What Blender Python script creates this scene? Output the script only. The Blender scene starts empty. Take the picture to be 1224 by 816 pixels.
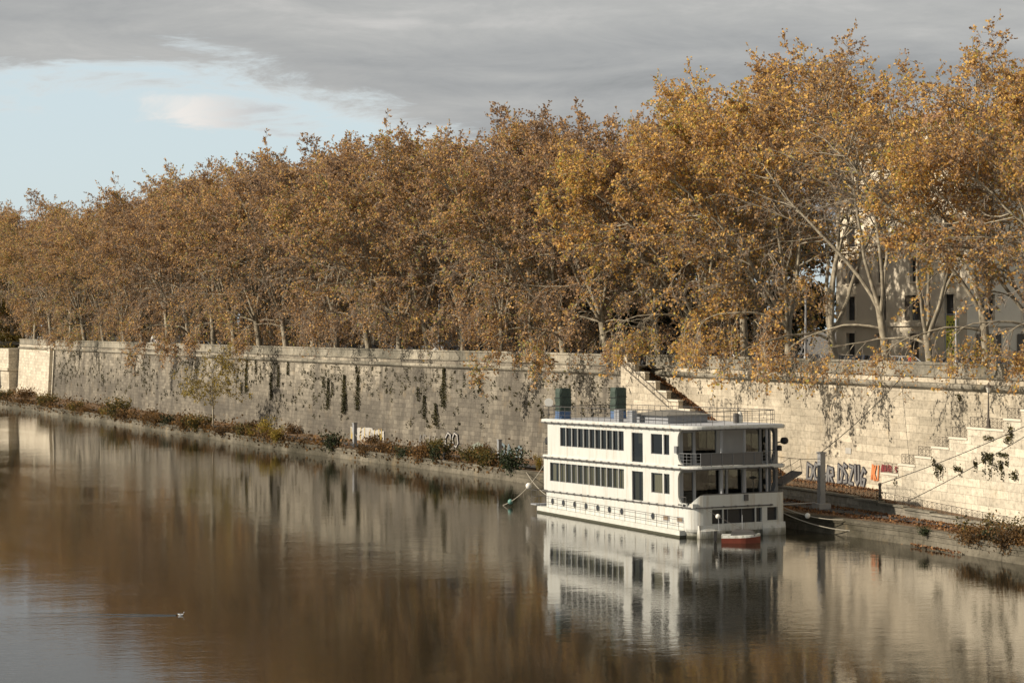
import bpy, math, random
import numpy as np
from mathutils import Vector, Matrix, noise as mnoise

R = math.radians
scene = bpy.context.scene
COL = scene.collection
random.seed(7)

# ------------------------------------------------------------------ camera
CAM_H, FPX, HOR = 15.0, 2400.0, 389.0
cd = bpy.data.cameras.new('camera'); cam = bpy.data.objects.new('camera', cd); COL.objects.link(cam)
cd.sensor_width = 36.0; cd.lens = 36.0 * FPX / 1224.0
cd.clip_start = 0.5; cd.clip_end = 6000
cam.location = (0, 0, CAM_H)
cam.rotation_euler = (R(90) - math.atan((408 - HOR) / FPX), 0, 0)
scene.camera = cam

# ------------------------------------------------------------------ light
SUN_EL = R(29); SUN_DIR = Vector((-0.965, -0.26, 0)).normalized()
sv = Vector((SUN_DIR.x * math.cos(SUN_EL), SUN_DIR.y * math.cos(SUN_EL), math.sin(SUN_EL)))
sl = bpy.data.lights.new('sun', 'SUN'); sl.energy = 4.8; sl.angle = R(0.8); sl.color = (1.0, 0.88, 0.72)
sun = bpy.data.objects.new('sun', sl); COL.objects.link(sun)
sun.rotation_euler = sv.to_track_quat('Z', 'Y').to_euler(); sun.location = (0, 0, 60)

world = bpy.data.worlds.new('World'); scene.world = world; world.use_nodes = True
nt = world.node_tree; nt.nodes.clear()
class NG:
    def __init__(s, nt): s.nt = nt
    def n(s, typ, **kw):
        nd = s.nt.nodes.new(typ)
        for k, v in kw.items():
            if k.startswith('i_'):
                key = k[2:].replace('_', ' ')
                nd.inputs[key].default_value = v
            else: setattr(nd, k, v)
        return nd
    def l(s, a, b): s.nt.links.new(a, b)
    def put(s, sock, v):
        if hasattr(v, 'is_output') or isinstance(v, bpy.types.NodeSocket): s.l(v, sock)
        else: sock.default_value = v
    def math(s, op, a, b=0.0, c=0.0, clamp=False):
        nd = s.nt.nodes.new('ShaderNodeMath'); nd.operation = op; nd.use_clamp = clamp
        s.put(nd.inputs[0], a); s.put(nd.inputs[1], b)
        if op in ('MULTIPLY_ADD', 'COMPARE', 'SMOOTH_MIN'): s.put(nd.inputs[2], c)
        return nd.outputs[0]
    def mix(s, f, a, b, blend='MIX'):
        nd = s.nt.nodes.new('ShaderNodeMixRGB'); nd.blend_type = blend
        s.put(nd.inputs[0], f); s.put(nd.inputs[1], a); s.put(nd.inputs[2], b)
        return nd.outputs[0]
    def ramp(s, f, stops, interp='LINEAR'):
        nd = s.nt.nodes.new('ShaderNodeValToRGB'); cr = nd.color_ramp; cr.interpolation = interp
        while len(cr.elements) < len(stops): cr.elements.new(0.5)
        for e, (p, c) in zip(cr.elements, stops):
            e.position = p; e.color = c if len(c) == 4 else (*c, 1)
        s.put(nd.inputs[0], f); return nd.outputs[0]
    def noise(s, vec, scale, detail=4, rough=0.55, dist=0.0):
        nd = s.nt.nodes.new('ShaderNodeTexNoise')
        if vec is not None: s.l(vec, nd.inputs['Vector'])
        nd.inputs['Scale'].default_value = scale; nd.inputs['Detail'].default_value = detail
        nd.inputs['Roughness'].default_value = rough; nd.inputs['Distortion'].default_value = dist
        return nd.outputs[0]
    def mapping(s, vec, scale=(1, 1, 1), loc=(0, 0, 0)):
        nd = s.nt.nodes.new('ShaderNodeMapping'); s.l(vec, nd.inputs[0])
        nd.inputs['Scale'].default_value = scale; nd.inputs['Location'].default_value = loc
        return nd.outputs[0]
    def maprange(s, v, a, b, c=0.0, d=1.0, smooth=True):
        nd = s.nt.nodes.new('ShaderNodeMapRange')
        if smooth: nd.interpolation_type = 'SMOOTHSTEP'
        s.put(nd.inputs[0], v)
        for i, q in enumerate((a, b, c, d)): s.put(nd.inputs[i + 1], q)
        return nd.outputs[0]

g = NG(nt)
sky = g.n('ShaderNodeTexSky', sky_type='NISHITA', sun_disc=False)
sky.sun_elevation = SUN_EL
sky.sun_rotation = math.atan2(SUN_DIR.x, SUN_DIR.y)
sky.air_density = 1.0; sky.dust_density = 1.6; sky.ozone_density = 1.0
tc = g.n('ShaderNodeTexCoord').outputs['Generated']
sep = g.n('ShaderNodeSeparateXYZ'); g.l(tc, sep.inputs[0])
X, Y, Z = sep.outputs
n1 = g.noise(g.mapping(tc, (3.2, 3.2, 14)), 3.6, 9, 0.66, 0.5)
n2 = g.noise(g.mapping(tc, (2.0, 2.0, 22), (3, 1, 0)), 1.6, 3, 0.5)
edge = g.math('MULTIPLY_ADD', g.math('SUBTRACT', n1, 0.5), 0.085, Z)
hole = g.math('MULTIPLY', g.maprange(g.math('ABSOLUTE', g.math('ADD', X, 0.15)), 0.0, 0.10, 1, 0), 0.012)
bank = g.maprange(g.math('SUBTRACT', g.math('ADD', edge, g.math('MULTIPLY', g.math('MAXIMUM', g.math('ADD', X, 0.13), 0.0), 0.27)), hole), 0.104, 0.124)
# a small lit cumulus left of centre below the cloud bank
ex = g.math('DIVIDE', g.math('ADD', X, 0.145), 0.034); ez = g.math('DIVIDE', g.math('SUBTRACT', g.math('ADD', Z, g.math('MULTIPLY', g.math('ADD', X, 0.145), 0.09)), 0.1055), 0.0075)
rr = g.math('ADD', g.math('MULTIPLY', ex, ex), g.math('MULTIPLY', ez, ez))
puff = g.math('MULTIPLY', g.maprange(g.math('ADD', rr, g.math('MULTIPLY', g.math('SUBTRACT', n1, 0.5), 13.0)), -0.6, 2.2, 1, 0), 0.9)
mask = g.math('MAXIMUM', bank, puff)
greys = g.ramp(g.math('ADD', g.math('MULTIPLY', n2, 0.6), g.math('MULTIPLY', n1, 0.4)), [(0.34, (0.22, 0.23, 0.235)), (0.46, (0.31, 0.318, 0.32)), (0.58, (0.385, 0.388, 0.38)), (0.70, (0.50, 0.49, 0.475))])
pc = g.mix(g.maprange(ex, -0.6, 0.9), (0.72, 0.68, 0.64, 1), (0.42, 0.43, 0.44, 1))
greys = g.mix(g.math('MULTIPLY', g.math('SUBTRACT', 1.0, bank), 0.7), greys, (0.72, 0.71, 0.68, 1))
cloudcol = g.mix(g.math('MULTIPLY', puff, g.math('SUBTRACT', 1.0, bank)), greys, pc)
b1 = g.n('ShaderNodeBackground'); b1.inputs[1].default_value = 0.10
skyc = g.mix(0.72, sky.outputs[0], (5.7, 6.6, 6.95, 1))
g.l(skyc, b1.inputs[0])
b2 = g.n('ShaderNodeBackground'); g.l(cloudcol, b2.inputs[0]); b2.inputs[1].default_value = 1.0
mx = g.n('ShaderNodeMixShader'); g.l(mask, mx.inputs[0]); g.l(b1.outputs[0], mx.inputs[1]); g.l(b2.outputs[0], mx.inputs[2])
wo = g.n('ShaderNodeOutputWorld'); g.l(mx.outputs[0], wo.inputs[0])

scene.view_settings.view_transform = 'Standard'; scene.view_settings.look = 'None'
scene.view_settings.exposure = 0.32; scene.view_settings.gamma = 1.0
scene.cycles.max_bounces = 6; scene.cycles.diffuse_bounces = 2; scene.cycles.glossy_bounces = 3
scene.cycles.transmission_bounces = 4; scene.cycles.transparent_max_bounces = 8
scene.cycles.sample_clamp_indirect = 4.0

# ------------------------------------------------------------------ materials
MATS = {}
def newmat(name):
    m = bpy.data.materials.new(name); m.use_nodes = True; m.node_tree.nodes.clear(); MATS[name] = m
    gg = NG(m.node_tree)
    out = gg.n('ShaderNodeOutputMaterial'); p = gg.n('ShaderNodeBsdfPrincipled'); gg.l(p.outputs[0], out.inputs[0])
    return m, gg, p, out
def c4(c): return (*c, 1)
def plain(name, col, rough=0.6, metal=0.0, var=0.25, scale=1.5, bump=0.0, spec=0.5, streak=False):
    """weathered single-colour material: mottled by object-space noise"""
    m, gg, p, out = newmat(name)
    o = gg.n('ShaderNodeTexCoord').outputs['Object']
    v = gg.mapping(o, (1, 1, 0.25)) if streak else o
    nz = gg.noise(v, scale, 6, 0.65)
    c = gg.mix(nz, c4([x * (1 - var) for x in col]), c4([min(1, x * (1 + var)) for x in col]))
    gg.l(c, p.inputs['Base Color']); p.inputs['Roughness'].default_value = rough; p.inputs['Metallic'].default_value = metal
    p.inputs['Specular IOR Level'].default_value = spec
    if bump:
        b = gg.n('ShaderNodeBump'); b.inputs['Strength'].default_value = bump; b.inputs['Distance'].default_value = 0.05
        gg.l(gg.noise(o, scale * 6, 5), b.inputs['Height']); gg.l(b.outputs[0], p.inputs['Normal'])
    return m

def stone(name, col, dark, dirt=0.5, bw=1.15, rh=0.52, mortar=0.022, streaks=0.5, lowdark=0.0, tint=(0.45, 0.33, 0.18)):
    if name == 'old_travertine': lowdark = 0.6
    """ashlar masonry: UV in metres (along the wall, height)"""
    m, gg, p, out = newmat(name)
    uv = gg.n('ShaderNodeUVMap').outputs[0]
    obj = gg.n('ShaderNodeTexCoord').outputs['Object']
    wob = gg.noise(uv, 1.3, 2)
    br = gg.n('ShaderNodeTexBrick'); gg.l(uv, br.inputs['Vector'])
    br.offset = 0.5; br.squash = 1.35; br.squash_frequency = 3
    br.inputs['Scale'].default_value = 1.0; br.inputs['Brick Width'].default_value = bw; br.inputs['Row Height'].default_value = rh
    br.inputs['Mortar Size'].default_value = mortar; br.inputs['Mortar Smooth'].default_value = 0.4; br.inputs['Bias'].default_value = 0.1
    br.inputs['Color1'].default_value = c4([x * 1.08 for x in col]); br.inputs['Color2'].default_value = c4([x * (0.52 if lowdark else 0.74) for x in col])
    br.inputs['Mortar'].default_value = c4([x * 0.62 for x in col])
    c = br.outputs[0]
    big = gg.noise(gg.mapping(uv, (0.10, 0.16, 1)), 1.0, 6, 0.6, 0.5)
    c = gg.mix(gg.math('MULTIPLY', gg.maprange(big, 0.36, 0.68), dirt), c, c4(dark))
    st = gg.noise(gg.mapping(uv, (0.8, 0.07, 1), (5, 2, 0)), 1.0, 9, 0.75)
    c = gg.mix(gg.math('MULTIPLY', gg.maprange(st, 0.45, 0.78), streaks), c, c4([x * 0.7 for x in dark]))
    if lowdark:      # broad damp streaks running down the face
        dm = gg.noise(gg.mapping(uv, (0.22, 0.028, 1), (2, 7, 0)), 1.0, 6, 0.7, 0.6)
        c = gg.mix(gg.maprange(dm, .50, .68, 0, .72), c, c4([x * 0.85 for x in dark]))
    fine = gg.noise(uv, 2.6, 8, 0.75)
    c = gg.mix(0.75, c, gg.ramp(fine, [(0.3, (0.35, 0.35, 0.35)), (0.5, (0.95, 0.95, 0.95)), (0.75, (1.3, 1.3, 1.3))]), 'MULTIPLY')
    ti = gg.noise(gg.mapping(uv, (0.5, 0.35, 1), (9, 4, 0)), 1.0, 5, 0.6)
    c = gg.mix(gg.math('MULTIPLY', gg.maprange(ti, 0.55, 0.8), 0.4), c, c4(tint))
    if lowdark:
        sp = gg.n('ShaderNodeSeparateXYZ'); gg.l(uv, sp.inputs[0])
        h = gg.math('ADD', sp.outputs[1], gg.math('ADD', gg.math('MULTIPLY', gg.math('SUBTRACT', st, 0.5), 7.0), gg.math('MULTIPLY', gg.math('SUBTRACT', big, 0.5), 14.0)))
        c = gg.mix(gg.maprange(h, 4.0, 10.5, lowdark, 0), c, c4([x * 0.8 for x in dark]))
    gg.l(c, p.inputs['Base Color']); p.inputs['Roughness'].default_value = 0.92; p.inputs['Specular IOR Level'].default_value = 0.2
    hgt = gg.math('ADD', gg.math('MULTIPLY', br.outputs[1], -1.0), gg.math('MULTIPLY', fine, 0.7))
    b = gg.n('ShaderNodeBump'); b.inputs['Strength'].default_value = 0.7; b.inputs['Distance'].default_value = 0.06
    gg.l(hgt, b.inputs['Height']); gg.l(b.outputs[0], p.inputs['Normal'])
    return m

M_wall = stone('old_travertine', (0.52, 0.465, 0.365), (0.10, 0.09, 0.075), 0.85, 0.95, 0.50, 0.02, 0.95, 0.55)
M_wall2 = stone('clean_travertine', (0.60, 0.53, 0.41), (0.30, 0.265, 0.20), 0.6, 1.5, 0.62, 0.014, 0.45)
M_wall3 = stone('pale_travertine', (0.68, 0.615, 0.49), (0.34, 0.30, 0.23), 0.45, 1.4, 0.6, 0.014, 0.3)
M_trim = stone('coping_travertine', (0.40, 0.365, 0.29), (0.10, 0.095, 0.075), 0.9, 2.2, 5.0, 0.03, 0.9)
M_ret = stone('retaining_travertine', (0.42, 0.38, 0.31), (0.10, 0.095, 0.075), 0.8, 1.2, 0.5, 0.02, 0.8)
M_quay = stone('quay_edge_stone', (0.19, 0.17, 0.13), (0.05, 0.045, 0.03), 0.95, 2.4, 0.6, 0.03, 0.8)
M_step = plain('step_basalt', (0.13, 0.115, 0.095), 0.9, var=0.4, scale=2, bump=0.3)
M_plaster = plain('palazzo_plaster', (0.74, 0.66, 0.52), 0.9, var=0.14, scale=0.5, bump=0.1, spec=0.2, streak=True)
M_plaster_o = plain('ochre_plaster', (0.42, 0.27, 0.15), 0.9, var=0.2, scale=0.4, spec=0.2, streak=True)
M_plaster_g = plain('greige_plaster', (0.33, 0.29, 0.23), 0.9, var=0.2, scale=0.4, spec=0.2, streak=True)
M_tile = plain('roof_tiles', (0.22, 0.11, 0.06), 0.9, var=0.4, scale=3)
M_shut = plain('shutter_paint', (0.10, 0.085, 0.065), 0.7, var=0.2)
M_dglass = plain('window_dark', (0.03, 0.032, 0.035), 0.15, var=0.4)
M_white = plain('boat_paint', (0.64, 0.645, 0.60), 0.42, var=0.13, scale=0.7, streak=True)
def boatpaint():
    m, gg, p, out = newmat('weathered_boat_paint')
    o = gg.n('ShaderNodeTexCoord').outputs['Object']; sp = gg.n('ShaderNodeSeparateXYZ'); gg.l(o, sp.inputs[0])
    st = gg.noise(gg.mapping(o, (1.6, 1.6, .14)), 1.6, 7, .7); fine = gg.noise(o, 5.0, 6, .7); big = gg.noise(o, .45, 4, .6)
    c = gg.mix(big, (.49, .50, .465, 1), (.61, .615, .575, 1))
    c = gg.mix(gg.math('MULTIPLY', gg.maprange(st, .47, .72), .6), c, (.36, .30, .21, 1))
    c = gg.mix(gg.math('MULTIPLY', gg.maprange(fine, .66, .78), .5), c, (.22, .13, .07, 1))
    low = gg.math('ADD', sp.outputs[2], gg.math('MULTIPLY', gg.math('SUBTRACT', st, .5), 2.2))
    c = gg.mix(gg.maprange(low, .05, .65, .75, 0), c, (.13, .12, .07, 1))
    gg.l(c, p.inputs['Base Color']); p.inputs['Roughness'].default_value = .45
    b = gg.n('ShaderNodeBump'); b.inputs['Strength'].default_value = .25; b.inputs['Distance'].default_value = .05
    gg.l(big, b.inputs['Height']); gg.l(b.outputs[0], p.inputs['Normal']); return m
M_white = boatpaint()
M_white2 = plain('walkway_paint', (.52, .52, .47), .6, var=.3, scale=2)
M_grey = plain('grey_paint', (0.17, 0.175, 0.18), 0.5, var=0.15)
M_lgrey = plain('pale_grey_paint', (0.27, 0.28, 0.295), 0.5, var=0.12)
M_deck = plain('deck_coating', (0.40, 0.41, 0.42), 0.7, var=0.15)
M_rail = plain('rail_steel', (0.085, 0.08, 0.075), 0.5, metal=0.2, var=0.4)
M_band = plain('rub_rail', (0.10, 0.095, 0.09), 0.6, var=0.4, scale=4)
M_blk = plain('black_rubber', (0.015, 0.015, 0.015), 0.6, var=0.3)
M_int = plain('cabin_interior', (0.20, 0.15, 0.10), 0.8, var=0.3)
M_curt = plain('curtain', (0.5, 0.44, 0.3), 0.9, var=0.15, scale=5)
M_tarp = plain('green_tarpaulin', (0.035, 0.055, 0.04), 0.6, var=0.4, scale=3, bump=0.6)
M_blue = plain('blue_cloth', (0.07, 0.12, 0.22), 0.8, var=0.4, scale=5)
M_canopy = plain('taupe_canvas', (0.17, 0.16, 0.135), 0.85, var=0.15, bump=0.2)
M_red = plain('red_hull', (0.20, 0.05, 0.03), 0.5, var=0.3, scale=4)
M_alg = plain('waterline_algae', (0.05, 0.05, 0.03), 0.8, var=0.5, scale=6)
M_galv = plain('galvanised_steel', (0.30, 0.305, 0.31), 0.55, metal=0.3, var=0.25, scale=3)
M_conc = plain('grey_concrete', (0.36, 0.35, 0.33), 0.85, var=0.2, scale=2)
M_rope = plain('rope', (0.34, 0.31, 0.25), 0.9, var=0.2, scale=6)
M_cable = plain('cable', (0.05, 0.045, 0.04), 0.7, var=0.2)
M_buoyw = plain('white_float', (0.7, 0.68, 0.62), 0.5, var=0.1)
M_buoyg = plain('green_float', (0.13, 0.28, 0.24), 0.5, var=0.2, scale=8)
M_iron = plain('wrought_iron', (0.085, 0.07, 0.055), 0.6, var=0.5, scale=8)
M_lamp = plain('lamp_glass', (0.55, 0.53, 0.46), 0.2, var=0.05)
M_tyre = plain('tyre', (0.02, 0.02, 0.02), 0.8, var=0.2)
M_skin = plain('skin', (0.45, 0.28, 0.2), 0.6, var=0.05)
M_hair = plain('dark_hair', (0.02, 0.014, 0.01), 0.6, var=0.2)
M_feath = plain('gull_feathers', (0.62, 0.63, 0.64), 0.7, var=0.1, scale=6)
M_beak = plain('beak', (0.4, 0.1, 0.04), 0.5)
M_asph = plain('asphalt', (0.055, 0.054, 0.052), 0.9, var=0.3, scale=1.2, bump=0.3)
M_sidew = plain('pavement', (0.14, 0.13, 0.115), 0.9, var=0.3, scale=0.8, bump=0.2)
M_paint = plain('road_paint', (0.7, 0.7, 0.66), 0.7, var=0.15)

def glassmat(nm_, tint):
    m, gg, p, out = newmat(nm_)
    m.node_tree.nodes.remove(p)
    tr = gg.n('ShaderNodeBsdfTransparent'); tr.inputs[0].default_value = tint
    gl = gg.n('ShaderNodeBsdfGlossy'); gl.inputs['Roughness'].default_value = 0.02; gl.inputs[0].default_value = (0.9, 0.9, 0.9, 1)
    lw = gg.n('ShaderNodeLayerWeight'); lw.inputs[0].default_value = 0.5
    f = gg.math('MULTIPLY_ADD', gg.math('POWER', lw.outputs['Facing'], 4.0), 0.7, 0.045, clamp=True)
    mxs = gg.n('ShaderNodeMixShader'); gg.l(f, mxs.inputs[0]); gg.l(tr.outputs[0], mxs.inputs[1]); gg.l(gl.outputs[0], mxs.inputs[2])
    gg.l(mxs.outputs[0], out.inputs[0]); return m
M_glass = glassmat('boat_glass', (0.20, 0.215, 0.205, 1)); M_glass2 = glassmat('clear_boat_glass', (0.42, 0.44, 0.42, 1))

def leafmat(name, stops, trans=0.45, hue=0.05):
    m, gg, p, out = newmat(name)
    geo = gg.n('ShaderNodeNewGeometry'); oi = gg.n('ShaderNodeObjectInfo')
    tco = gg.n('ShaderNodeTexCoord').outputs['Object']
    cl = gg.noise(tco, 0.28, 2, 0.5)
    rnd = gg.math('ADD', geo.outputs['Random Per Island'], gg.math('MULTIPLY', gg.math('SUBTRACT', cl, 0.5), 1.3))
    rnd = gg.math('ADD', rnd, gg.math('MULTIPLY', gg.math('SUBTRACT', oi.outputs['Random'], 0.5), hue * 6), clamp=True)
    c = gg.ramp(rnd, stops)
    gg.l(c, p.inputs['Base Color']); p.inputs['Roughness'].default_value = 0.65; p.inputs['Specular IOR Level'].default_value = 0.25
    t = gg.n('ShaderNodeBsdfTranslucent'); gg.l(c, t.inputs[0])
    mxs = gg.n('ShaderNodeMixShader'); mxs.inputs[0].default_value = trans
    gg.l(p.outputs[0], mxs.inputs[1]); gg.l(t.outputs[0], mxs.inputs[2]); gg.l(mxs.outputs[0], out.inputs[0])
    return m
M_leaf = leafmat('plane_leaves', [(0.0, (0.26, 0.17, 0.11)), (0.25, (0.45, 0.28, 0.15)), (0.5, (0.67, 0.41, 0.155)), (0.75, (0.86, 0.53, 0.14)), (0.92, (0.90, 0.62, 0.15)), (1.0, (0.46, 0.42, 0.11))])
M_leaf_b = leafmat('muted_plane_leaves', [(0.0, (0.23, 0.16, 0.11)), (0.3, (0.39, 0.26, 0.17)), (0.55, (0.56, 0.36, 0.19)), (0.8, (0.76, 0.46, 0.17)), (0.93, (0.80, 0.50, 0.13)), (1.0, (0.38, 0.37, 0.11))])
M_leaf_ol = leafmat('olive_leaves', [(0.0, (0.07, 0.06, 0.02)), (0.4, (0.15, 0.13, 0.04)), (0.8, (0.28, 0.22, 0.05)), (1.0, (0.40, 0.24, 0.05))])
M_leaf_gr = leafmat('evergreen_leaves', [(0.0, (0.015, 0.022, 0.01)), (0.6, (0.03, 0.045, 0.016)), (1.0, (0.07, 0.08, 0.025))], 0.15)
M_leaf_bush = leafmat('shrub_leaves', [(0.0, (0.05, 0.045, 0.018)), (0.45, (0.10, 0.095, 0.03)), (0.75, (0.20, 0.15, 0.04)), (1.0, (0.34, 0.19, 0.05))])
M_leaf_yel = leafmat('yellow_leaves', [(0.0, (0.16, 0.13, 0.03)), (0.6, (0.36, 0.27, 0.05)), (1.0, (0.5, 0.36, 0.07))])
M_leaf_bb = leafmat('brown_weeds', [(0.0, (0.06, 0.04, 0.02)), (0.5, (0.14, 0.085, 0.035)), (1.0, (0.28, 0.15, 0.05))])
M_moss = leafmat('wall_moss', [(0.0, (0.02, 0.02, 0.008)), (0.7, (0.05, 0.048, 0.015)), (1.0, (0.11, 0.09, 0.03))], 0.1)
M_litter = leafmat('leaf_litter', [(0.0, (0.09, 0.045, 0.025)), (0.5, (0.20, 0.10, 0.045)), (1.0, (0.34, 0.18, 0.07))], 0.1)

def barkmat(name, a, b, c):
    m, gg, p, out = newmat(name)
    o = gg.n('ShaderNodeTexCoord').outputs['Object']
    nz = gg.noise(gg.mapping(o, (1, 1, 0.5)), 2.2, 4, 0.6, 0.6)
    gg.l(gg.ramp(nz, [(0.3, a), (0.5, b), (0.68, c)]), p.inputs['Base Color']); p.inputs['Roughness'].default_value = 0.85
    return m
M_bark = barkmat('plane_bark', (0.13, 0.11, 0.08), (0.25, 0.215, 0.155), (0.42, 0.37, 0.27))
M_twig = barkmat('twig_bark', (0.17, 0.14, 0.11), (0.25, 0.21, 0.165), (0.32, 0.27, 0.21))

def groundmat():
    m, gg, p, out = newmat('bank_soil')
    o = gg.n('ShaderNodeTexCoord').outputs['Object']
    a = gg.noise(o, 0.5, 5, 0.6); b = gg.noise(o, 9.0, 4, 0.7)
    c = gg.mix(gg.maprange(a, 0.4, 0.62), (0.09, 0.075, 0.045, 1), (0.16, 0.10, 0.05, 1))
    c = gg.mix(gg.maprange(b, 0.45, 0.62), c, (0.25, 0.13, 0.06, 1))
    gg.l(c, p.inputs['Base Color']); p.inputs['Roughness'].default_value = 0.95
    bp = gg.n('ShaderNodeBump'); bp.inputs['Distance'].default_value = 0.1; gg.l(b, bp.inputs['Height']); gg.l(bp.outputs[0], p.inputs['Normal'])
    return m
M_soil = groundmat()

def watermat():
    m, gg, p, out = newmat('river_water')
    o = gg.n('ShaderNodeTexCoord').outputs['Object']
    p.inputs['Base Color'].default_value = (0.014, 0.013, 0.008, 1)
    p.inputs['Roughness'].default_value = 0.012; p.inputs['IOR'].default_value = 1.8
    rot = gg.n('ShaderNodeMapping'); gg.l(o, rot.inputs[0]); rot.inputs['Rotation'].default_value = (0, 0, R(-12))
    v = rot.outputs[0]
    patch = gg.noise(gg.mapping(v, (0.035, 0.022, 1)), 1.0, 4, 0.6, 0.8)
    amp = gg.maprange(patch, 0.38, 0.66, 0.45, 1.5)
    w1 = gg.noise(gg.mapping(v, (0.55, 0.95, 1)), 1.0, 3, 0.5, 0.4)
    w2 = gg.noise(gg.mapping(v, (2.2, 3.6, 1)), 1.0, 3, 0.6, 0.3)
    w3 = gg.noise(gg.mapping(v, (0.09, 0.14, 1)), 1.0, 2, 0.5, 0.5)
    h = gg.math('ADD', gg.math('MULTIPLY', w1, 0.0072), gg.math('MULTIPLY', w2, 0.0050))
    h = gg.math('ADD', gg.math('MULTIPLY', h, amp), gg.math('MULTIPLY', w3, 0.014))
    b = gg.n('ShaderNodeBump'); b.inputs['Strength'].default_value = 1.0; b.inputs['Distance'].default_value = 1.0
    gg.l(h, b.inputs['Height']); gg.l(b.outputs[0], p.inputs['Normal'])
    return m
M_water = watermat()

# ------------------------------------------------------------------ mesh helpers
class MB:
    def __init__(s, T=None): s.v = []; s.f = []; s.uv = []; s.m = []; s.T = T; s.mi = 0
    def vert(s, p):
        s.v.append(tuple(s.T(*p)) if s.T else tuple(p)); return len(s.v) - 1
    def face(s, ids, uv=None):
        s.f.append(tuple(ids)); s.m.append(s.mi)
        s.uv.extend(uv if uv else [(0.0, 0.0)] * len(ids))
    def poly(s, pts, uv=None): s.face([s.vert(p) for p in pts], uv)
    def box(s, a, b, skip=''):
        (x0, y0, z0), (x1, y1, z1) = a, b
        i = [s.vert(p) for p in ((x0, y0, z0), (x1, y0, z0), (x1, y1, z0), (x0, y1, z0), (x0, y0, z1), (x1, y0, z1), (x1, y1, z1), (x0, y1, z1))]
        X = [(x0, z0), (x1, z0), (x1, z1), (x0, z1)]; Yv = [(y0, z0), (y1, z0), (y1, z1), (y0, z1)]; Zv = [(x0, y0), (x1, y0), (x1, y1), (x0, y1)]
        s.face((i[0], i[1], i[5], i[4]), X); s.face((i[2], i[3], i[7], i[6]), [X[1], X[0], X[3], X[2]])
        s.face((i[1], i[2], i[6], i[5]), Yv); s.face((i[3], i[0], i[4], i[7]), [Yv[1], Yv[0], Yv[3], Yv[2]])
        s.face((i[4], i[5], i[6], i[7]), Zv); s.face((i[3], i[2], i[1], i[0]), [Zv[3], Zv[2], Zv[1], Zv[0]])
    def lbox(s, a, b, step=2.0):      # box subdivided along the first axis, for curved frames
        n = max(1, int(abs(b[0] - a[0]) / step))
        for k in range(n):
            s.box((a[0] + (b[0] - a[0]) * k / n, a[1], a[2]), (a[0] + (b[0] - a[0]) * (k + 1) / n, b[1], b[2]))
    def tube(s, pts, r, n=5, r2=None, cap=True):
        pts = [Vector(p) for p in pts]; N = len(pts); prev = None; rings = []
        for k, p in enumerate(pts):
            d = (pts[min(k + 1, N - 1)] - pts[max(k - 1, 0)])
            if d.length < 1e-6: d = Vector((0, 0, 1))
            d.normalize()
            a = Vector((0, 0, 1)) if abs(d.z) < 0.9 else Vector((1, 0, 0))
            if prev is None: u = d.cross(a).normalized()
            else:
                u = prev - d * prev.dot(d)
                u = u.normalized() if u.length > 1e-5 else d.cross(a).normalized()
            prev = u; w = d.cross(u)
            rad = r if r2 is None else r + (r2 - r) * k / (N - 1)
            rings.append([s.vert(p + (u * math.cos(2 * math.pi * j / n) + w * math.sin(2 * math.pi * j / n)) * rad) for j in range(n)])
        for k in range(N - 1):
            for j in range(n):
                s.face((rings[k][j], rings[k][(j + 1) % n], rings[k + 1][(j + 1) % n], rings[k + 1][j]))
        if cap: s.face(rings[0][::-1]); s.face(rings[-1])
    def lathe(s, c, prof, n=12):      # prof: (r, z)
        rings = [[s.vert((c[0] + r * math.cos(2 * math.pi * j / n), c[1] + r * math.sin(2 * math.pi * j / n), c[2] + z)) for j in range(n)] for r, z in prof]
        for k in range(len(rings) - 1):
            for j in range(n): s.face((rings[k][j], rings[k][(j + 1) % n], rings[k + 1][(j + 1) % n], rings[k + 1][j]))
        s.face(rings[0][::-1]); s.face(rings[-1])
    def prism(s, outline, z0, z1):
        a = [s.vert((x, y, z0)) for x, y in outline]; b = [s.vert((x, y, z1)) for x, y in outline]; n = len(a)
        for j in range(n): s.face((a[j], a[(j + 1) % n], b[(j + 1) % n], b[j]))
        s.face(a[::-1]); s.face(b)
    def build(s, name, mats, parent=None, smooth=False, loc=None):
        me = bpy.data.meshes.new(name)
        vs = s.v
        if loc is not None: vs = [(a - loc[0], b - loc[1], c - loc[2]) for a, b, c in vs]
        me.from_pydata(vs, [], s.f)
        mats = mats if isinstance(mats, (list, tuple)) else [mats]
        for m in mats: me.materials.append(m)
        if len(mats) > 1: me.polygons.foreach_set('material_index', s.m)
        ul = me.uv_layers.new(name='UVMap')
        ul.data.foreach_set('uv', np.array(s.uv, dtype=np.float32).ravel())
        if smooth: me.polygons.foreach_set('use_smooth', [True] * len(s.f))
        me.update()
        o = bpy.data.objects.new(name, me); COL.objects.link(o)
        if parent is not None: o.parent = parent
        if loc is not None: o.location = loc
        return o
def tag(o, label=None, cat=None, group=None, kind=None):
    if label: o['label'] = label
    if cat: o['category'] = cat
    if group: o['group'] = group
    if kind: o['kind'] = kind
    return o
def empty(name, loc, rz=0.0, label=None, cat=None, group=None):
    o = bpy.data.objects.new(name, None); COL.objects.link(o); o.location = loc; o.rotation_euler = (0, 0, rz)
    o.empty_display_size = 0.3
    return tag(o, label, cat, group)
CH = {}
def copy_tree(o, parent=None):
    c = o.copy(); COL.objects.link(c)
    if parent is not None: c.parent = parent
    for ch in list(o.children): copy_tree(ch, c)
    return c

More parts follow.
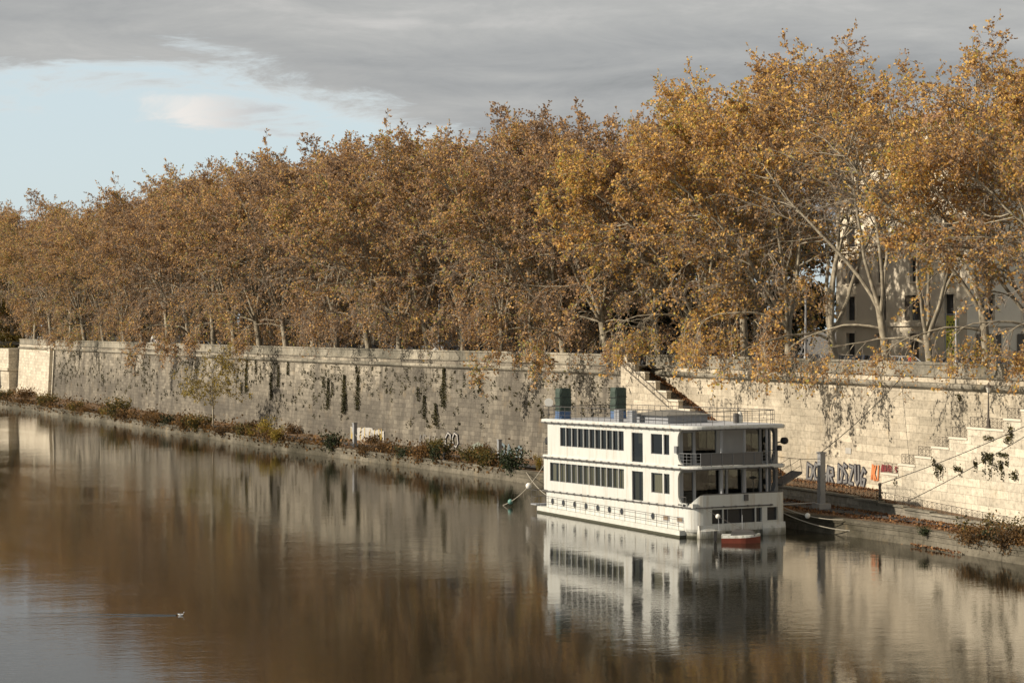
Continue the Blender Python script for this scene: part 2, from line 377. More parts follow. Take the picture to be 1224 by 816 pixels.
# ------------------------------------------------------------------ the river-wall frame: s runs along the wall (away, to the left), n away from the river
PTS = [(230, -260), (110, -25), (75, 45), (44, 116), (34, 138.5), (21.5, 167), (3, 206), (-15, 236.5), (-30.3, 265), (-51.8, 310), (-88.4, 387), (-125, 465), (-180, 580), (-330, 900), (-700, 1700)]
def catmull(P, step=2.0):
    out = []
    for i in range(len(P) - 1):
        p0 = Vector(P[max(i - 1, 0)]); p1 = Vector(P[i]); p2 = Vector(P[i + 1]); p3 = Vector(P[min(i + 2, len(P) - 1)])
        n = max(2, int((p2 - p1).length / step))
        for k in range(n):
            t = k / n
            h = 0.5 * ((2 * p1) + (p2 - p0) * t + (2 * p0 - 5 * p1 + 4 * p2 - p3) * t * t + (3 * p1 - p0 - 3 * p2 + p3) * t ** 3)
            out.append(h * 0.5 + (p1.lerp(p2, t)) * 0.5)
    out.append(Vector(P[-1])); return out
CUR = catmull(PTS)
CS = [0.0]
for a, b in zip(CUR, CUR[1:]): CS.append(CS[-1] + (b - a).length)
CSn = np.array(CS); CX = np.array([p.x for p in CUR]); CY = np.array([p.y for p in CUR])
def wp(s, n, z=0.0):
    x = np.interp(s, CSn, CX); y = np.interp(s, CSn, CY)
    e = 3.0
    tx = np.interp(s + e, CSn, CX) - np.interp(s - e, CSn, CX); ty = np.interp(s + e, CSn, CY) - np.interp(s - e, CSn, CY)
    L = math.hypot(tx, ty) or 1; tx /= L; ty /= L
    return (float(x + ty * n), float(y - tx * n), float(z))     # away from the river = right of travel
def wrot(s):
    a = wp(s - 1, 0); b = wp(s + 1, 0); return math.atan2(b[1] - a[1], b[0] - a[0])
def px_of(p): return 612 + FPX * p[0] / p[1]
def py_of(p): return HOR - FPX * (p[2] - CAM_H) / p[1]
S_MIN = CS[[i for i, p in enumerate(CUR) if p.y > 20][0]]
def s_at(px, n=0.0):
    lo, hi = S_MIN, CS[-1] - 5
    for _ in range(50):
        m = (lo + hi) / 2
        if px_of(wp(m, n)) > px: lo = m
        else: hi = m
    return (lo + hi) / 2
def z_at(py, s, n=0.0): return CAM_H - (py - HOR) / FPX * wp(s, n)[1]
def WT(s, n, z): return wp(s, n, z)

TOP = 12.25; ROAD = 11.1; REC = 3.0
# water edge: (pixel column, offset)
NE = [(s_at(1500, -6), -7), (s_at(1224, -6), -6.8), (s_at(1096, -6), -6.7), (s_at(944, -8), -8.2), (s_at(647, -8), -8.0), (s_at(460, -8), -8.6), (s_at(240, -8), -8.2), (s_at(122, -9), -9.5), (s_at(68, -10), -11.0), (s_at(0, -11), -12), (s_at(-100, -11), -12)]
NE.sort(); NEs = np.array([a for a, b in NE]); NEn = np.array([b for a, b in NE])
def n_edge(s): return float(np.interp(s, NEs, NEn)) + 0.25 * math.sin(s * 0.13) * 0.6
QZ = 1.1
S0 = s_at(1224) - 45; S_R = s_at(773, REC); S_C = s_at(63); S_B = s_at(20); SL = s_at(-260)

# ------------------------------------------------------------------ water, ground, quay
def sheet(name, xs_s, nfun0, nfun1, zfun, mat, nseg=1, parent=None):
    mb = MB()
    rows = [[mb.vert(wp(s, nfun0(s) + (nfun1(s) - nfun0(s)) * j / nseg, zfun(s, j / nseg))) for j in range(nseg + 1)] for s in xs_s]
    for i in range(len(rows) - 1):
        for j in range(nseg):
            mb.face((rows[i][j], rows[i + 1][j], rows[i + 1][j + 1], rows[i][j + 1])[::-1], [(xs_s[i], j), (xs_s[i + 1], j), (xs_s[i + 1], j + 1), (xs_s[i], j + 1)][::-1])
    return mb.build(name, mat, parent)
def srange(a, b, d=3.0):
    n = max(1, int(abs(b - a) / d)); return [a + (b - a) * k / n for k in range(n + 1)]

mb = MB(); mb.poly([(-2500, -400, 0), (1500, -400, 0), (1500, 3500, 0), (-2500, 3500, 0)])
tag(mb.build('river_water', M_water), kind='structure')
# city ground: from just behind the wall to the horizon
gs = srange(2, CS[-1] - 2, 12)
def goff(s): return 0.4
mb = MB(); rows = []
for s in gs:
    nn = 3.6 if s < S_R - 1 else 0.9
    a = wp(s, nn, ROAD - 0.1); rows.append([a, wp(s, 60, ROAD - 0.1)] + [(a[0] + 1400 + 0 * k, a[1] + 700, ROAD - 0.1) for k in (1,)] )
for a, b in zip(rows, rows[1:]):
    for j in range(2): mb.poly([a[j], a[j + 1], b[j + 1], b[j]])
tag(mb.build('ground', M_sidew), kind='structure')
rs = srange(s_at(2500, 5), s_at(-260, 5), 4)
tag(sheet('pavement', rs, lambda s: 3.62 if s < S_R - 1 else 0.95, lambda s: 6.0, lambda s, t: ROAD, M_sidew), kind='structure')
tag(sheet('road', rs, lambda s: 6.15, lambda s: 19.0, lambda s, t: ROAD - 0.09, M_asph), kind='structure')
mb = MB(WT)
for s in rs[:-1]: mb.box((s, 6.0, ROAD - 0.12), (s + (rs[1] - rs[0]) - 0.01, 6.15, ROAD + 0.02))
tag(mb.build('kerb', M_conc), kind='structure')
mb = MB(WT)
k = rs[0]
while k < rs[-1]:
    mb.poly([(k, 12.5, ROAD - 0.086), (k + 3, 12.5, ROAD - 0.086), (k + 3, 12.62, ROAD - 0.086), (k, 12.62, ROAD - 0.086)][::-1]); k += 7
tag(mb.build('lane_marking', M_paint), kind='structure')
tag(sheet('far_pavement', rs, lambda s: 19.0, lambda s: 26.0, lambda s, t: ROAD + 0.03, M_sidew), kind='structure')

qs = srange(S0, SL, 1.5)
def qn(s): return n_edge(s)
def rough(s, a=0.06): return a * mnoise.noise(Vector((s * 0.35, 3, 1)))
mb = MB()
prof = lambda s: [(qn(s) - 0.25, -1.2), (qn(s) - 0.12 + rough(s, .2), 0.15), (qn(s), QZ - 0.28 + rough(s)), (qn(s) - 0.08, QZ - 0.25 + rough(s)), (qn(s) - 0.08 + rough(s, .08), QZ + 0.03 + rough(s)), (qn(s) + 0.75, QZ + 0.05 + rough(s)), (qn(s) + 0.8, QZ - 0.2)]
cum = [0, 1.4, 2.2, 2.3, 2.6, 3.4, 3.7]
rows = [[mb.vert(wp(s, n, z)) for n, z in prof(s)] for s in qs]
for i in range(len(rows) - 1):
    for j in range(len(cum) - 1):
        mb.face((rows[i][j], rows[i][j + 1], rows[i + 1][j + 1], rows[i + 1][j]), [(qs[i], cum[j]), (qs[i], cum[j + 1]), (qs[i + 1], cum[j + 1]), (qs[i + 1], cum[j])])
tag(mb.build('quay_edge', M_quay), kind='structure')
def bz(s, t):
    return QZ - 0.02 + 0.12 * mnoise.noise(Vector((s * 0.3, t * 4, 5))) + (0.35 * max(0, t - 0.75) if s > S_R else 0)
tag(sheet('riverbank_ground', qs, lambda s: qn(s) + 0.7, lambda s: 0.6, bz, M_soil, 10), kind='structure')
pn = lambda s: qn(s) + 2.6 + 0.3 * math.sin(s * 0.07)
tag(sheet('riverside_path', srange(S0, s_at(70), 1.5), pn, lambda s: pn(s) + 2.0, lambda s, t: QZ + 0.10, M_asph, 2), kind='structure')

# ------------------------------------------------------------------ embankment walls
def sweep(mb, prof, ss, v0=0.0):
    cum = [v0]
    for a, b in zip(prof, prof[1:]): cum.append(cum[-1] + math.hypot(b[0] - a[0], b[1] - a[1]))
    rows = [[mb.vert(wp(s, n, z)) for n, z in prof] for s in ss]
    for i in range(len(rows) - 1):
        for j in range(len(prof) - 1):
            mb.face((rows[i][j], rows[i][j + 1], rows[i + 1][j + 1], rows[i + 1][j]), [(ss[i], cum[j]), (ss[i], cum[j + 1]), (ss[i + 1], cum[j + 1]), (ss[i + 1], cum[j])])
    mb.face([rows[0][j] for j in range(len(prof))][::-1]) if len(prof) > 3 else None
    mb.face([rows[-1][j] for j in range(len(prof))]) if len(prof) > 3 else None
def wall(label, s0, s1, n0, zb, mat, batter=0.5, trim=M_trim):
    o = empty('embankment_wall', wp((s0 + s1) / 2, n0, zb), 0, label, 'river wall')
    L = o.location
    def add(mbx, name, m):
        ob = mbx.build(name, m, None, loc=tuple(L)); ob.location = (0, 0, 0); ob.parent = o; return ob
    mbx = MB(); sweep(mbx, [(n0, zb - 2.2), (n0 + batter, 10.35), (n0 + batter, 11.15), (n0 + batter + 1.2, 11.15)], srange(s0, s1, 2), zb - 2.2); add(mbx, 'masonry', mat)
    nb = n0 + batter
    mbx = MB(); sweep(mbx, [(nb + .05, 10.15), (nb - 0.10, 10.2), (nb - 0.32, 10.38), (nb - 0.36, 10.55), (nb - 0.3, 10.66), (nb + 0.02, 10.72)], srange(s0, s1, 2)); add(mbx, 'cornice', trim)
    mbx = MB(); sweep(mbx, [(nb + .02, 11.1), (nb - 0.14, 11.13), (nb - 0.14, 11.24), (nb, 11.28), (nb, 12.02), (nb - 0.08, 12.06), (nb - 0.08, TOP), (nb + 0.5, TOP), (nb + 0.5, 12.06), (nb + 0.42, 12.02), (nb + 0.42, ROAD - 0.3)], srange(s0, s1, 2)); add(mbx, 'parapet', trim)
    return o
# left dirty wall up to the head of the stair (pixel columns 63..742)
S_P = s_at(742)
W_left = wall('long soot-grey stone river wall with moss streaks and pitted blocks, left of the boat', S_P, S_C, 0.0, QZ, M_wall)
W_right = wall('pale travertine river wall behind the two stairs, with graffiti low down', S0, S_R + 0.2, REC, 2.0, M_wall2, 0.05)
W_far = wall('bright sunlit stone wall between the soot-grey wall and the bridge', S_C + 0.05, s_at(22), -0.35, QZ, M_wall3, 0.6)

# sloping buttress slab on the bright far wall
o = empty('stone_buttress', wp(s_at(40), -0.4, QZ), 0, 'smooth pale sloping buttress rising across the bright far wall near the bridge', 'buttress')
mbx = MB()
a, b = s_at(62), s_at(24)
for (n0_, n1_) in ((-0.9, -0.2),):
    P = [(a, QZ - 1), (b, QZ - 1), (b, 2.0), (a + 1.0, 10.6), (a, 10.6)]
    fr = [mbx.vert(wp(s, n0_ + 0.05 * z, z)) for s, z in P]; bk = [mbx.vert(wp(s, n1_ + 0.8, z)) for s, z in P]
    mbx.face(fr, P)
    for j in range(5): mbx.face((fr[j], bk[j], bk[(j + 1) % 5], fr[(j + 1) % 5]), [(0, 0), (1, 0), (1, 1), (0, 1)])
ob = mbx.build('slab', M_wall3, None, loc=tuple(o.location)); ob.location = (0, 0, 0); ob.parent = o

# bridge at the far left: pier, arch and parapet
o = empty('stone_bridge', wp(s_at(8), -2, 0), 0, 'stone bridge end with dark arch at the far left edge', 'bridge')
def addto(o, mbx, name, m, smooth=False):
    ob = mbx.build(name, m, None, smooth=smooth, loc=tuple(o.location)); ob.location = (0, 0, 0); ob.parent = o; return ob
mbx = MB(WT); s1, s2 = s_at(21.5), s_at(8)
mbx.box((s1 + .1, -2.2, -1), (s2, 3, 1.7)); mbx.box((s1 + .3, -1.8, 1.7), (s2 - .2, 3, 5.6)); mbx.box((s1, -2.2, 5.6), (s2, 3, 6.2)); mbx.box((s1 + .3, -1.9, 6.2), (s2 - .2, 3, 10.2)); addto(o, mbx, 'pier', M_wall3)
mbx = MB(WT); s3 = s2 + 14
ring = []
for k in range(13):
    t = k / 12; n = -2 - 44 * t; z = 2.5 + 5.8 * math.sin(math.pi * t) ** 0.6; ring.append((n, z))
for (n, z), (n2_, z2_) in zip(ring, ring[1:]):
    mbx.poly([(s2 + .1, n, z), (s2 + .1, n2_, z2_), (s2 + .1, n2_, 10.0), (s2 + .1, n, 10.0)], [(n, z), (n2_, z2_), (n2_, 10), (n, 10)])
    mbx.poly([(s2 + .1, n, z), (s3, n, z), (s3, n2_, z2_), (s2 + .1, n2_, z2_)])
addto(o, mbx, 'arch', M_wall3)
mbx = MB(WT); mbx.box((s2, -48, 10.0), (s3, 3, 10.5)); mbx.box((s2 - .2, -48, 10.5), (s2 + .3, 3, 11.6)); addto(o, mbx, 'deck', M_trim)
mbx = MB(WT); mbx.box((s2 + .1, -50, -1), (s3, -46, 10)); addto(o, mbx, 'pier', M_wall3)

# ------------------------------------------------------------------ terrace, retaining wall, stairs
TZ = 2.05
sA = s_at(846, -2.4); sG = s_at(993, -2.4); sH = s_at(1218, -2.4)
def tz(s):      # terrace level falls to the quay towards the right edge
    if s >= sG: return TZ
    return max(QZ + 0.12, TZ - (sG - s) / (sG - sH) * (TZ - QZ - 0.12))
ts = srange(S0, sA, 1.2)
tag(sheet('terrace_ground', ts, lambda s: -2.1, lambda s: 3.2, lambda s, t: tz(s), M_soil, 3), kind='structure')
o = empty('retaining_wall', wp(sG, -2.4, QZ), 0, 'low stained stone retaining wall stepping down to the right below the iron railing', 'wall')
mbx = MB(WT); NB = 11; edges = srange(sA, sH, (sA - sH) / 14)
for k in range(len(edges) - 1):
    a, b = edges[k + 1], edges[k]
    mbx.lbox((a, -2.5, 0.7), (b, -2.05, max(tz(b) + 0.02, QZ + .15)), 2)
addto(o, mbx, 'masonry', M_ret)
mbx = MB(WT)
for k in range(len(edges) - 1):
    a, b = edges[k + 1], edges[k]
    mbx.lbox((a, -2.62, max(tz(b) + 0.02, QZ + .15)), (b, -2.0, max(tz(b) + 0.02, QZ + .15) + 0.13), 2)
addto(o, mbx, 'coping', M_trim)
mbx = MB(WT); mbx.box((sA, -2.5, 0.7), (sA + 0.4, 0.0, TZ + .13)); addto(o, mbx, 'end_wall', M_ret)

def iron_panel(mb, s0, s1, n, z0a, z1a, dz0=0.0, r=0.022, orn=True):
    """rails plus posts with crossed diamonds; dz0 = height change from s0 to s1"""
    P = lambda t, z: wp(s0 + (s1 - s0) * t, n, z + dz0 * t)
    for z in (z0a + 0.06, z1a): mb.tube([P(0, z), P(1, z)], r, 4, cap=False)
    for t in (0, 1): mb.tube([P(t, z0a), P(t, z1a)], r * 1.1, 4, cap=False)
    if orn:
        c = (z0a + z1a) / 2 + .03; h = (z1a - z0a) / 2 - .05
        mb.tube([P(.5, c - h), P(.97, c), P(.5, c + h), P(.03, c), P(.5, c - h)], r * 0.8, 4, cap=False)
        mb.tube([P(.5, z0a + .06), P(.5, z1a)], r * .7, 3, cap=False)
        mb.tube([P(.03, z0a + .06), P(.97, z1a)], r * .7, 3, cap=False); mb.tube([P(.97, z0a + .06), P(.03, z1a)], r * .7, 3, cap=False)
        mb.tube([P(.5, c - h * .45), P(.72, c), P(.5, c + h * .45), P(.28, c), P(.5, c - h * .45)], r * 0.8, 4, cap=False)
o = empty('iron_railing', wp(sG, -2.3, TZ), 0, 'thin rusty iron railing along the top of the low retaining wall', 'railing')
fs = srange(s_at(948, -2.4), s_at(1212, -2.4), 1.15)
for k in range(len(fs) - 1):
    mbx = MB(); b, a = fs[k], fs[k + 1]
    iron_panel(mbx, b, a, -2.3, tz(b) + .15, tz(b) + 0.92, tz(a) - tz(b), 0.017); addto(o, mbx, 'panel', M_iron)

M_conc2 = plain('pale_coping', (0.60, 0.55, 0.45), 0.85, var=.15, scale=2)
def stair(o, blocks, flight, mat):
    """blocks: (s0,s1,top) of the stepped outer wall; flight: (s_top,z_top,s_bot,z_bot)"""
    mbx = MB(WT)
    for a, b, t in blocks: mbx.lbox((a, 0.0, 0.6), (b, 0.45, t), 2.0)
    addto(o, mbx, 'outer_wall', mat)
    for a, b, t in blocks:
        mbx = MB(WT); mbx.lbox((a - .02, -0.07, t), (b + .02, 0.5, t + 0.14), 2.0); addto(o, mbx, 'coping_stone', M_conc2)
    s_t, z_t, s_b, z_b = flight; N = int(abs(z_t - z_b) / 0.165); mbx = MB(WT)
    for k in range(N):
        sa = s_t + (s_b - s_t) * k / N; sb = s_t + (s_b - s_t) * (k + 1) / N; z = z_t - (z_t - z_b) * (k + .6) / N
        mbx.box((min(sa, sb), 0.47, z - 0.9), (max(sa, sb), REC + 0.03, z))
    addto(o, mbx, 'steps', M_step)
# left stair: falls towards the camera, its stepped outer wall rising left
o = empty('stone_staircase', wp(s_at(800), 0, TZ), 0, 'dark-stepped stone staircase descending from the gap in the parapet behind the boat', 'staircase')
pxs = [(742, 759, 433), (759, 771, 444), (771, 784, 455), (784, 797, 466.7), (797, 811, 477.5)]
bl = []
for a, b, y in pxs:
    sa, sb = s_at(b), s_at(a); bl.append((sa, sb, z_at(y, (sa + sb) / 2)- .14))
d = bl[-1][1] - bl[-1][0]; dzz = bl[-2][2] - bl[-1][2]
while bl[-1][2] - dzz > TZ + 0.5:
    a, b, t = bl[-1]; bl.append((a - d, a, t - dzz))
stair(o, bl, (S_R - 0.1, ROAD - 0.2, s_at(946, REC), TZ), M_wall2)
# wall pier beside the stair head, gate-post
mbx = MB(WT); mbx.box((S_P - 1.3, 0.0, 10.9), (S_P + 0.02, 0.6, TOP)); addto(o, mbx, 'gate_pier', M_wall2)
mbx = MB(WT); mbx.box((S_R - .3, 0.45, 9.0), (S_P, REC + 1, ROAD + .004)); addto(o, mbx, 'landing', M_wall2)
mbx = MB()
H = [(s_at(745), -.3, z_at(436, s_at(745)) ), (s_at(802), -.3, z_at(487, s_at(802)))]
for dz in (0, 0.55): mbx.tube([wp(H[0][0], -.25, H[0][2] + dz), wp(H[1][0], -.25, H[1][2] + dz)], 0.03, 5)
for k in range(7):
    t = k / 6; s = H[0][0] + (H[1][0] - H[0][0]) * t; z = H[0][2] + (H[1][2] - H[0][2]) * t
    mbx.tube([wp(s, -.25, z), wp(s, -.25, z + .55)], 0.02, 4); mbx.tube([wp(s, -.25, z), wp(s, 0, z)], 0.02, 4)
addto(o, mbx, 'handrail', M_iron)

# right stair: rises to the right
o = empty('stone_staircase', wp(s_at(1150), 0, TZ), 0, 'pale stone staircase rising to the right edge with a stepped parapet of iron panels', 'staircase')
rp = [(1054, 1074.5, 565.5), (1074.5, 1094.5, 554.7), (1094.5, 1114, 545.5), (1114, 1135, 534), (1135, 1156.5, 522.7), (1156.5, 1200.5, 511.6), (1200.5, 1221, 500.4), (1221, 1241, 489.5), (1241, 1262, 478.5), (1262, 1284, 467), (1284, 2400, 456)]
blocks = []; 
for a, b, y in rp:
    sa, sb = s_at(b), s_at(a); blocks.append((sa, sb, z_at(y, (sa + sb) / 2) - .14))
stair(o, blocks, (s_at(1300), ROAD - .4, s_at(1050), TZ), M_wall3)
for i, (a, b, t) in enumerate(blocks[:8]):
    n = 2 if i == 5 else 1
    for q in range(n):
        mbx = MB(); aa = a + (b - a) * q / n; bb = a + (b - a) * (q + 1) / n
        m_ = (aa + bb) / 2
        iron_panel(mbx, aa + .1, m_, .2, t + .14, t + .14 + .72, 0, 0.017); iron_panel(mbx, m_, bb - .1, .2, t + .14, t + .14 + .72, 0, 0.017)
        addto(o, mbx, 'iron_panel', M_iron)
# foundation plinth under the right stair face
# street lamp on the stair
def lamp_post(name, base, h, label, cat='street lamp'):
    o = empty(name, base, 0, label, cat)
    mb = MB(); mb.lathe((0, 0, 0), [(.2, 0), (.2, .12), (.13, .2), (.13, .55), (.08, .7), (.065, 1.2), (.045, h - .5), (.07, h - .45), (.04, h - .4), (.04, h - .1)], 8); mb.build('pole', M_iron, o)
    mb = MB(); mb.lathe((0, 0, h - .1), [(.09, 0), (.19, .38)], 6); mb.build('lantern_glass', M_lamp, o)
    mb = MB(); mb.lathe((0, 0, h + .28), [(.24, 0), (.2, .08), (.06, .22), (.03, .34)], 6); mb.build('lantern_cap', M_iron, o)
    return o
sl_ = s_at(1178.5); lamp_post('street_lamp', wp(sl_, .22, blocks[5][2] + .14), z_at(463, sl_) - blocks[5][2] - .4, 'black iron street lamp standing on the stepped parapet of the right staircase')

# ------------------------------------------------------------------ foliage on the walls, moss and tufts (parts of their wall)
def leafquads(mb, pts, size, rnd, up=0.0, flat=None):
    for p in pts:
        a = Vector((rnd.uniform(-1, 1), rnd.uniform(-1, 1), rnd.uniform(-1, 1) + up))
        a = a.normalized() if a.length > .05 else Vector((1, 0, 0))
        b = a.cross(Vector((rnd.uniform(-1, 1), rnd.uniform(-1, 1), rnd.uniform(-1, 1))))
        if b.length < .05: b = a.orthogonal()
        b.normalize(); h = size * rnd.uniform(.6, 1.25) * .5
        p = Vector(p)
        mb.poly([p - a * h, p + b * h * .8, p + a * h, p - b * h * .8])
rnd = random.Random(3)
moss = [(292, 430, 470, 5), (303, 428, 447, 3), (287, 458, 470, 2.5), (322, 445, 478, 4), (330, 436, 462, 4), (341, 428, 448, 4), (390, 452, 488, 5), (384, 450, 463, 2.5), (395, 457, 472, 3), (409, 448, 494, 7), (411, 470, 490, 4), (425, 448, 490, 6), (423, 438, 447, 2.5), (527, 438, 486, 6), (519, 482, 508, 6), (505, 472, 500, 4), (497, 462, 479, 3), (570, 452, 468, 3), (645, 488, 500, 2)]
mbx = MB()
for px, y0, y1, w in moss:
    s0 = s_at(px); Yd = wp(s0, 0)[1]; hw = w * 0.5 / 5.0 * 1.0
    z1 = z_at(y0, s0); z0 = z_at(y1, s0)
    hw *= 1.7; cnt = int((z1 - z0) * hw * 190)
    pts = []
    for _ in range(cnt):
        t = rnd.random(); z = z0 + (z1 - z0) * t
        wz = hw * (0.35 + 0.65 * math.sin(math.pi * min(1, t + .25)) ) * (0.7 + 0.5 * mnoise.noise(Vector((px, z * 1.3, 0))))
        pts.append(wp(s0 + rnd.gauss(0, wz * .5) - (1 - t) * .25, -0.03 + 0.05 * z / 1.0 - rnd.random() * .12 - .1 + 0.0, z))
    leafquads(mbx, pts, .17, rnd)
ob = addto(W_left, mbx, 'moss_streak', M_moss); ob['kind'] = 'stuff'; ob['label'] = 'dark hanging moss streaks on the grey wall'
mbx = MB(); mb2 = MB(WT)
z = 9.9; row = 0
while z > 3.2:
    s = S_P + rnd.random()
    while s < S_C:
        s += rnd.choice((.95, .95, 1.9, .95, 2.85, 3.8)) * rnd.uniform(.9, 1.1)
        dens = (0.85 if z > 7 else .55 if z > 5 else .25) * (0.15 + 2.2 * max(0, .3 + mnoise.noise(Vector((s * .06, z * .3, 8)))))
        if rnd.random() > dens: continue
        nb = 0.5 * (z - QZ + 2.2) / (10.35 - QZ + 2.2)
        r = rnd.uniform(.10, .26)
        pts = [wp(s + rnd.gauss(0, r), nb - .04 - rnd.random() * .08, z + rnd.gauss(-.05, r)) for _ in range(rnd.randint(8, 22))]
        leafquads(mbx, pts, .18, rnd)
    z -= .52 + rnd.uniform(-.03, .03)
ob = addto(W_left, mbx, 'wall_tuft', M_moss); ob['kind'] = 'stuff'; ob['label'] = 'small dark weeds rooted in the pits of the grey wall'
# sparse ivy blobs on the pale wall and stair
mbx = MB()
for px, py, w, h, n in [(1118, 552, 3, 6, .0), (1125, 558, 7, 4, .0), (1121, 564, 2, 7, 0), (1145, 560, 6, 4, 0), (1183, 545, 8, 5, 0), (1186, 552, 3, 7, 0), (1178, 548, 2, 9, 0), (1209, 518, 4, 10, 0), (1205, 526, 3, 6, 0), (1200, 543, 9, 2.5, 0), (1198, 556, 3, 9, 0), (1214, 568, 6, 6, 0), (1183, 523, 8, 3, 0), (1072, 576, 1.2, 5, 0), (1168, 556, 1.4, 7, 0), (1148, 475, 3, 5, 3.), (1185, 566, .8, 8, 0), (1200, 566, .8, 9, 0), (1192, 559, .8, 7, 0), (1178, 562, .8, 6, 0), (1150, 562, .8, 7, 0), (1167, 552, .8, 7, 0), (1127, 566, .7, 5, 0), (1205, 552, 1, 8, 0)]:
    s0 = s_at(px, n); z0 = z_at(py, s0, n); k = 145 / 2400
    pts = [wp(s0 + rnd.gauss(0, w * k * .55), n - .05 - rnd.random() * .2, z0 + rnd.gauss(0, h * k * .5)) for _ in range(int(w * h * 2.0) + 9)]
    leafquads(mbx, pts, .17, rnd)
ob = addto(W_right, mbx, 'ivy_clump', M_moss); ob['kind'] = 'stuff'

# ------------------------------------------------------------------ graffiti painted on the walls
M_gsil = plain('silver_spray', (0.17, 0.168, 0.165), 0.6, var=0.12, scale=4)
M_gblk = plain('black_spray', (0.02, 0.018, 0.025), 0.7, var=0.3)
M_gred = plain('dark_red_spray', (0.22, 0.03, 0.035), 0.7, var=0.3, scale=4)
M_gorg = plain('orange_spray', (0.60, 0.20, 0.07), 0.7, var=0.2, scale=4)
M_gpink = plain('pink_spray', (0.55, 0.27, 0.23), 0.8, var=0.2, scale=3)
M_gwht = plain('white_spray', (0.40, 0.385, 0.35), 0.8, var=0.35, scale=2.5)
M_gblu = plain('blue_spray', (0.13, 0.17, 0.185), 0.8, var=0.3, scale=2)
M_ggrn = plain('green_spray', (0.20, 0.225, 0.18), 0.8, var=0.3, scale=2)
M_gyel = plain('yellow_spray', (0.5, 0.36, 0.08), 0.8, var=0.3, scale=2)
GL = {'D': [[(0, 0), (0, 1), (.6, .85), (.75, .5), (.55, .1), (0, 0)]], 'O': [[(.1, .1), (0, .6), (.3, 1), (.65, .85), (.7, .3), (.4, 0), (.1, .1)]], 'H': [[(0, 0), (0, 1)], [(.6, 0), (.65, 1)], [(0, .5), (.6, .5)]],
      'R': [[(0, 0), (0, 1), (.55, .95), (.6, .6), (.05, .5)], [(.2, .5), (.7, -.05)]], 'J': [[(.5, 1), (.5, .25), (.2, 0), (-.1, .25)]], 'S': [[(.6, .9), (.2, 1), (0, .75), (.55, .4), (.5, .05), (0, 0)]], 'E': [[(.6, 1), (0, .95), (0, .05), (.6, 0)], [(0, .5), (.45, .5)]],
      'N': [[(0, 0), (0, 1), (.6, 0), (.6, 1)]], 'G': [[(.65, .85), (.3, 1), (0, .6), (.1, .1), (.5, 0), (.65, .4), (.35, .42)]], 'A': [[(0, 0), (.3, 1), (.65, 0)], [(.1, .4), (.5, .4)]], 'Z': [[(0, 1), (.6, .95), (0, .05), (.65, 0)]], 'K': [[(0, 0), (0, 1)], [(.6, 1), (.05, .45), (.65, 0)]], 'L': [[(0, 1), (0, 0), (.5, 0)]], 'I': [[(0, 0), (0, 1)]], '/': [[(0, 0), (.5, 1)]], 'V': [[(0, 1), (.3, 0), (.6, 1)]]}
GL['M'] = [[(0, 0), (.1, 1), (.35, .4), (.6, 1), (.65, 0)]]
GL['U'] = [[(0, 1), (0, .2), (.3, 0), (.6, .2), (.6, 1)]]
GL['C'] = [[(.6, .9), (.2, 1), (0, .5), (.3, 0), (.6, .1)]]
GL['W'] = [[(0, 1), (.15, 0), (.3, .7), (.45, 0), (.6, 1)]]
def strokes(mb, s0, z0, letters, cw, ch, width, n, lay):
    """ribbon strokes lying on the wall at offset n-lay; s decreases to the right of the picture"""
    for i, L in enumerate(letters):
        jx = rnd.uniform(-.08, .08) * cw; jy = rnd.uniform(-.08, .1) * ch; sk = JIT[i % len(JIT)]
        for st in GL.get(L, []):
            P = [Vector(((i + x * .95) * cw + y * sk * cw + jx, y * ch + jy)) for x, y in st]
            for a, b in zip(P, P[1:]):
                d = (b - a); 
                if d.length < 1e-4: continue
                d.normalize(); t = Vector((-d.y, d.x)) * width / 2; a2 = a - d * width * .42; b2 = b + d * width * .42
                q = [a2 + t, a2 - t, b2 - t, b2 + t]
                mb.poly([wp(s0 - p.x, n - lay, z0 + p.y) for p in q])
                lay += 0.0006
JIT = [.1, -.12, .15, -.05, .2]
def graffiti(px0, px1, py_bot, py_top, text, n, fill, line, label, w=.34, wall_=None, back=None, outline=True, drips=0):
    s0 = s_at(px0, n); s1 = s_at(px1, n); z0 = z_at(py_bot, s0, n); h = z_at(py_top, s0, n) - z0; cw = (s0 - s1) / len(text)
    o = empty('graffiti', wp(s0, n - .02, z0), 0, label, 'graffiti')
    st = rnd.getstate()
    if back:
        mb = MB(); K = 9
        for k in range(K):
            a = s0 - (s0 - s1) * (k + .0) / K; b = s0 - (s0 - s1) * (k + 1.0) / K
            mb.poly([wp(a, n - .012, z0 - rnd.uniform(0, .2) * h), wp(b, n - .012, z0 - rnd.uniform(0, .2) * h), wp(b, n - .012, z0 + h * rnd.uniform(.85, 1.05)), wp(a, n - .012, z0 + h * rnd.uniform(.85, 1.05))])
        addto(o, mb, 'background', back)
        st = rnd.getstate()
    for i in range(len(text)):
        tx = ' ' * i + text[i]; s1r = rnd.getstate(); mb = MB()
        if outline: mb.mi = 1; strokes(mb, s0 - .1, z0 + .1, tx, cw, h * .85, w + .17, n, .02 + .003 * i)
        rnd.setstate(s1r); mb.mi = 0; strokes(mb, s0 - .1, z0 + .1, tx, cw, h * .85, w, n, .045 + .003 * i); addto(o, mb, 'letter', [fill, line])
    return o
nr = REC - .02
graffiti(964, 1000, 575, 552.5, 'DOHR', nr, M_gsil, M_gblk, 'silver graffiti letters with black outline and pink patch, half hidden behind the grey pylon', .2)
graffiti(1001, 1036, 578, 553.5, 'DSZUG', nr, M_gsil, M_gblk, 'large silver graffiti letters with heavy black outline on the pale wall', .2)
o = graffiti(1041, 1053, 575, 555, 'AKI', nr, M_gorg, M_gorg, 'orange and dark red graffiti letters right of the silver ones', .15, outline=False)
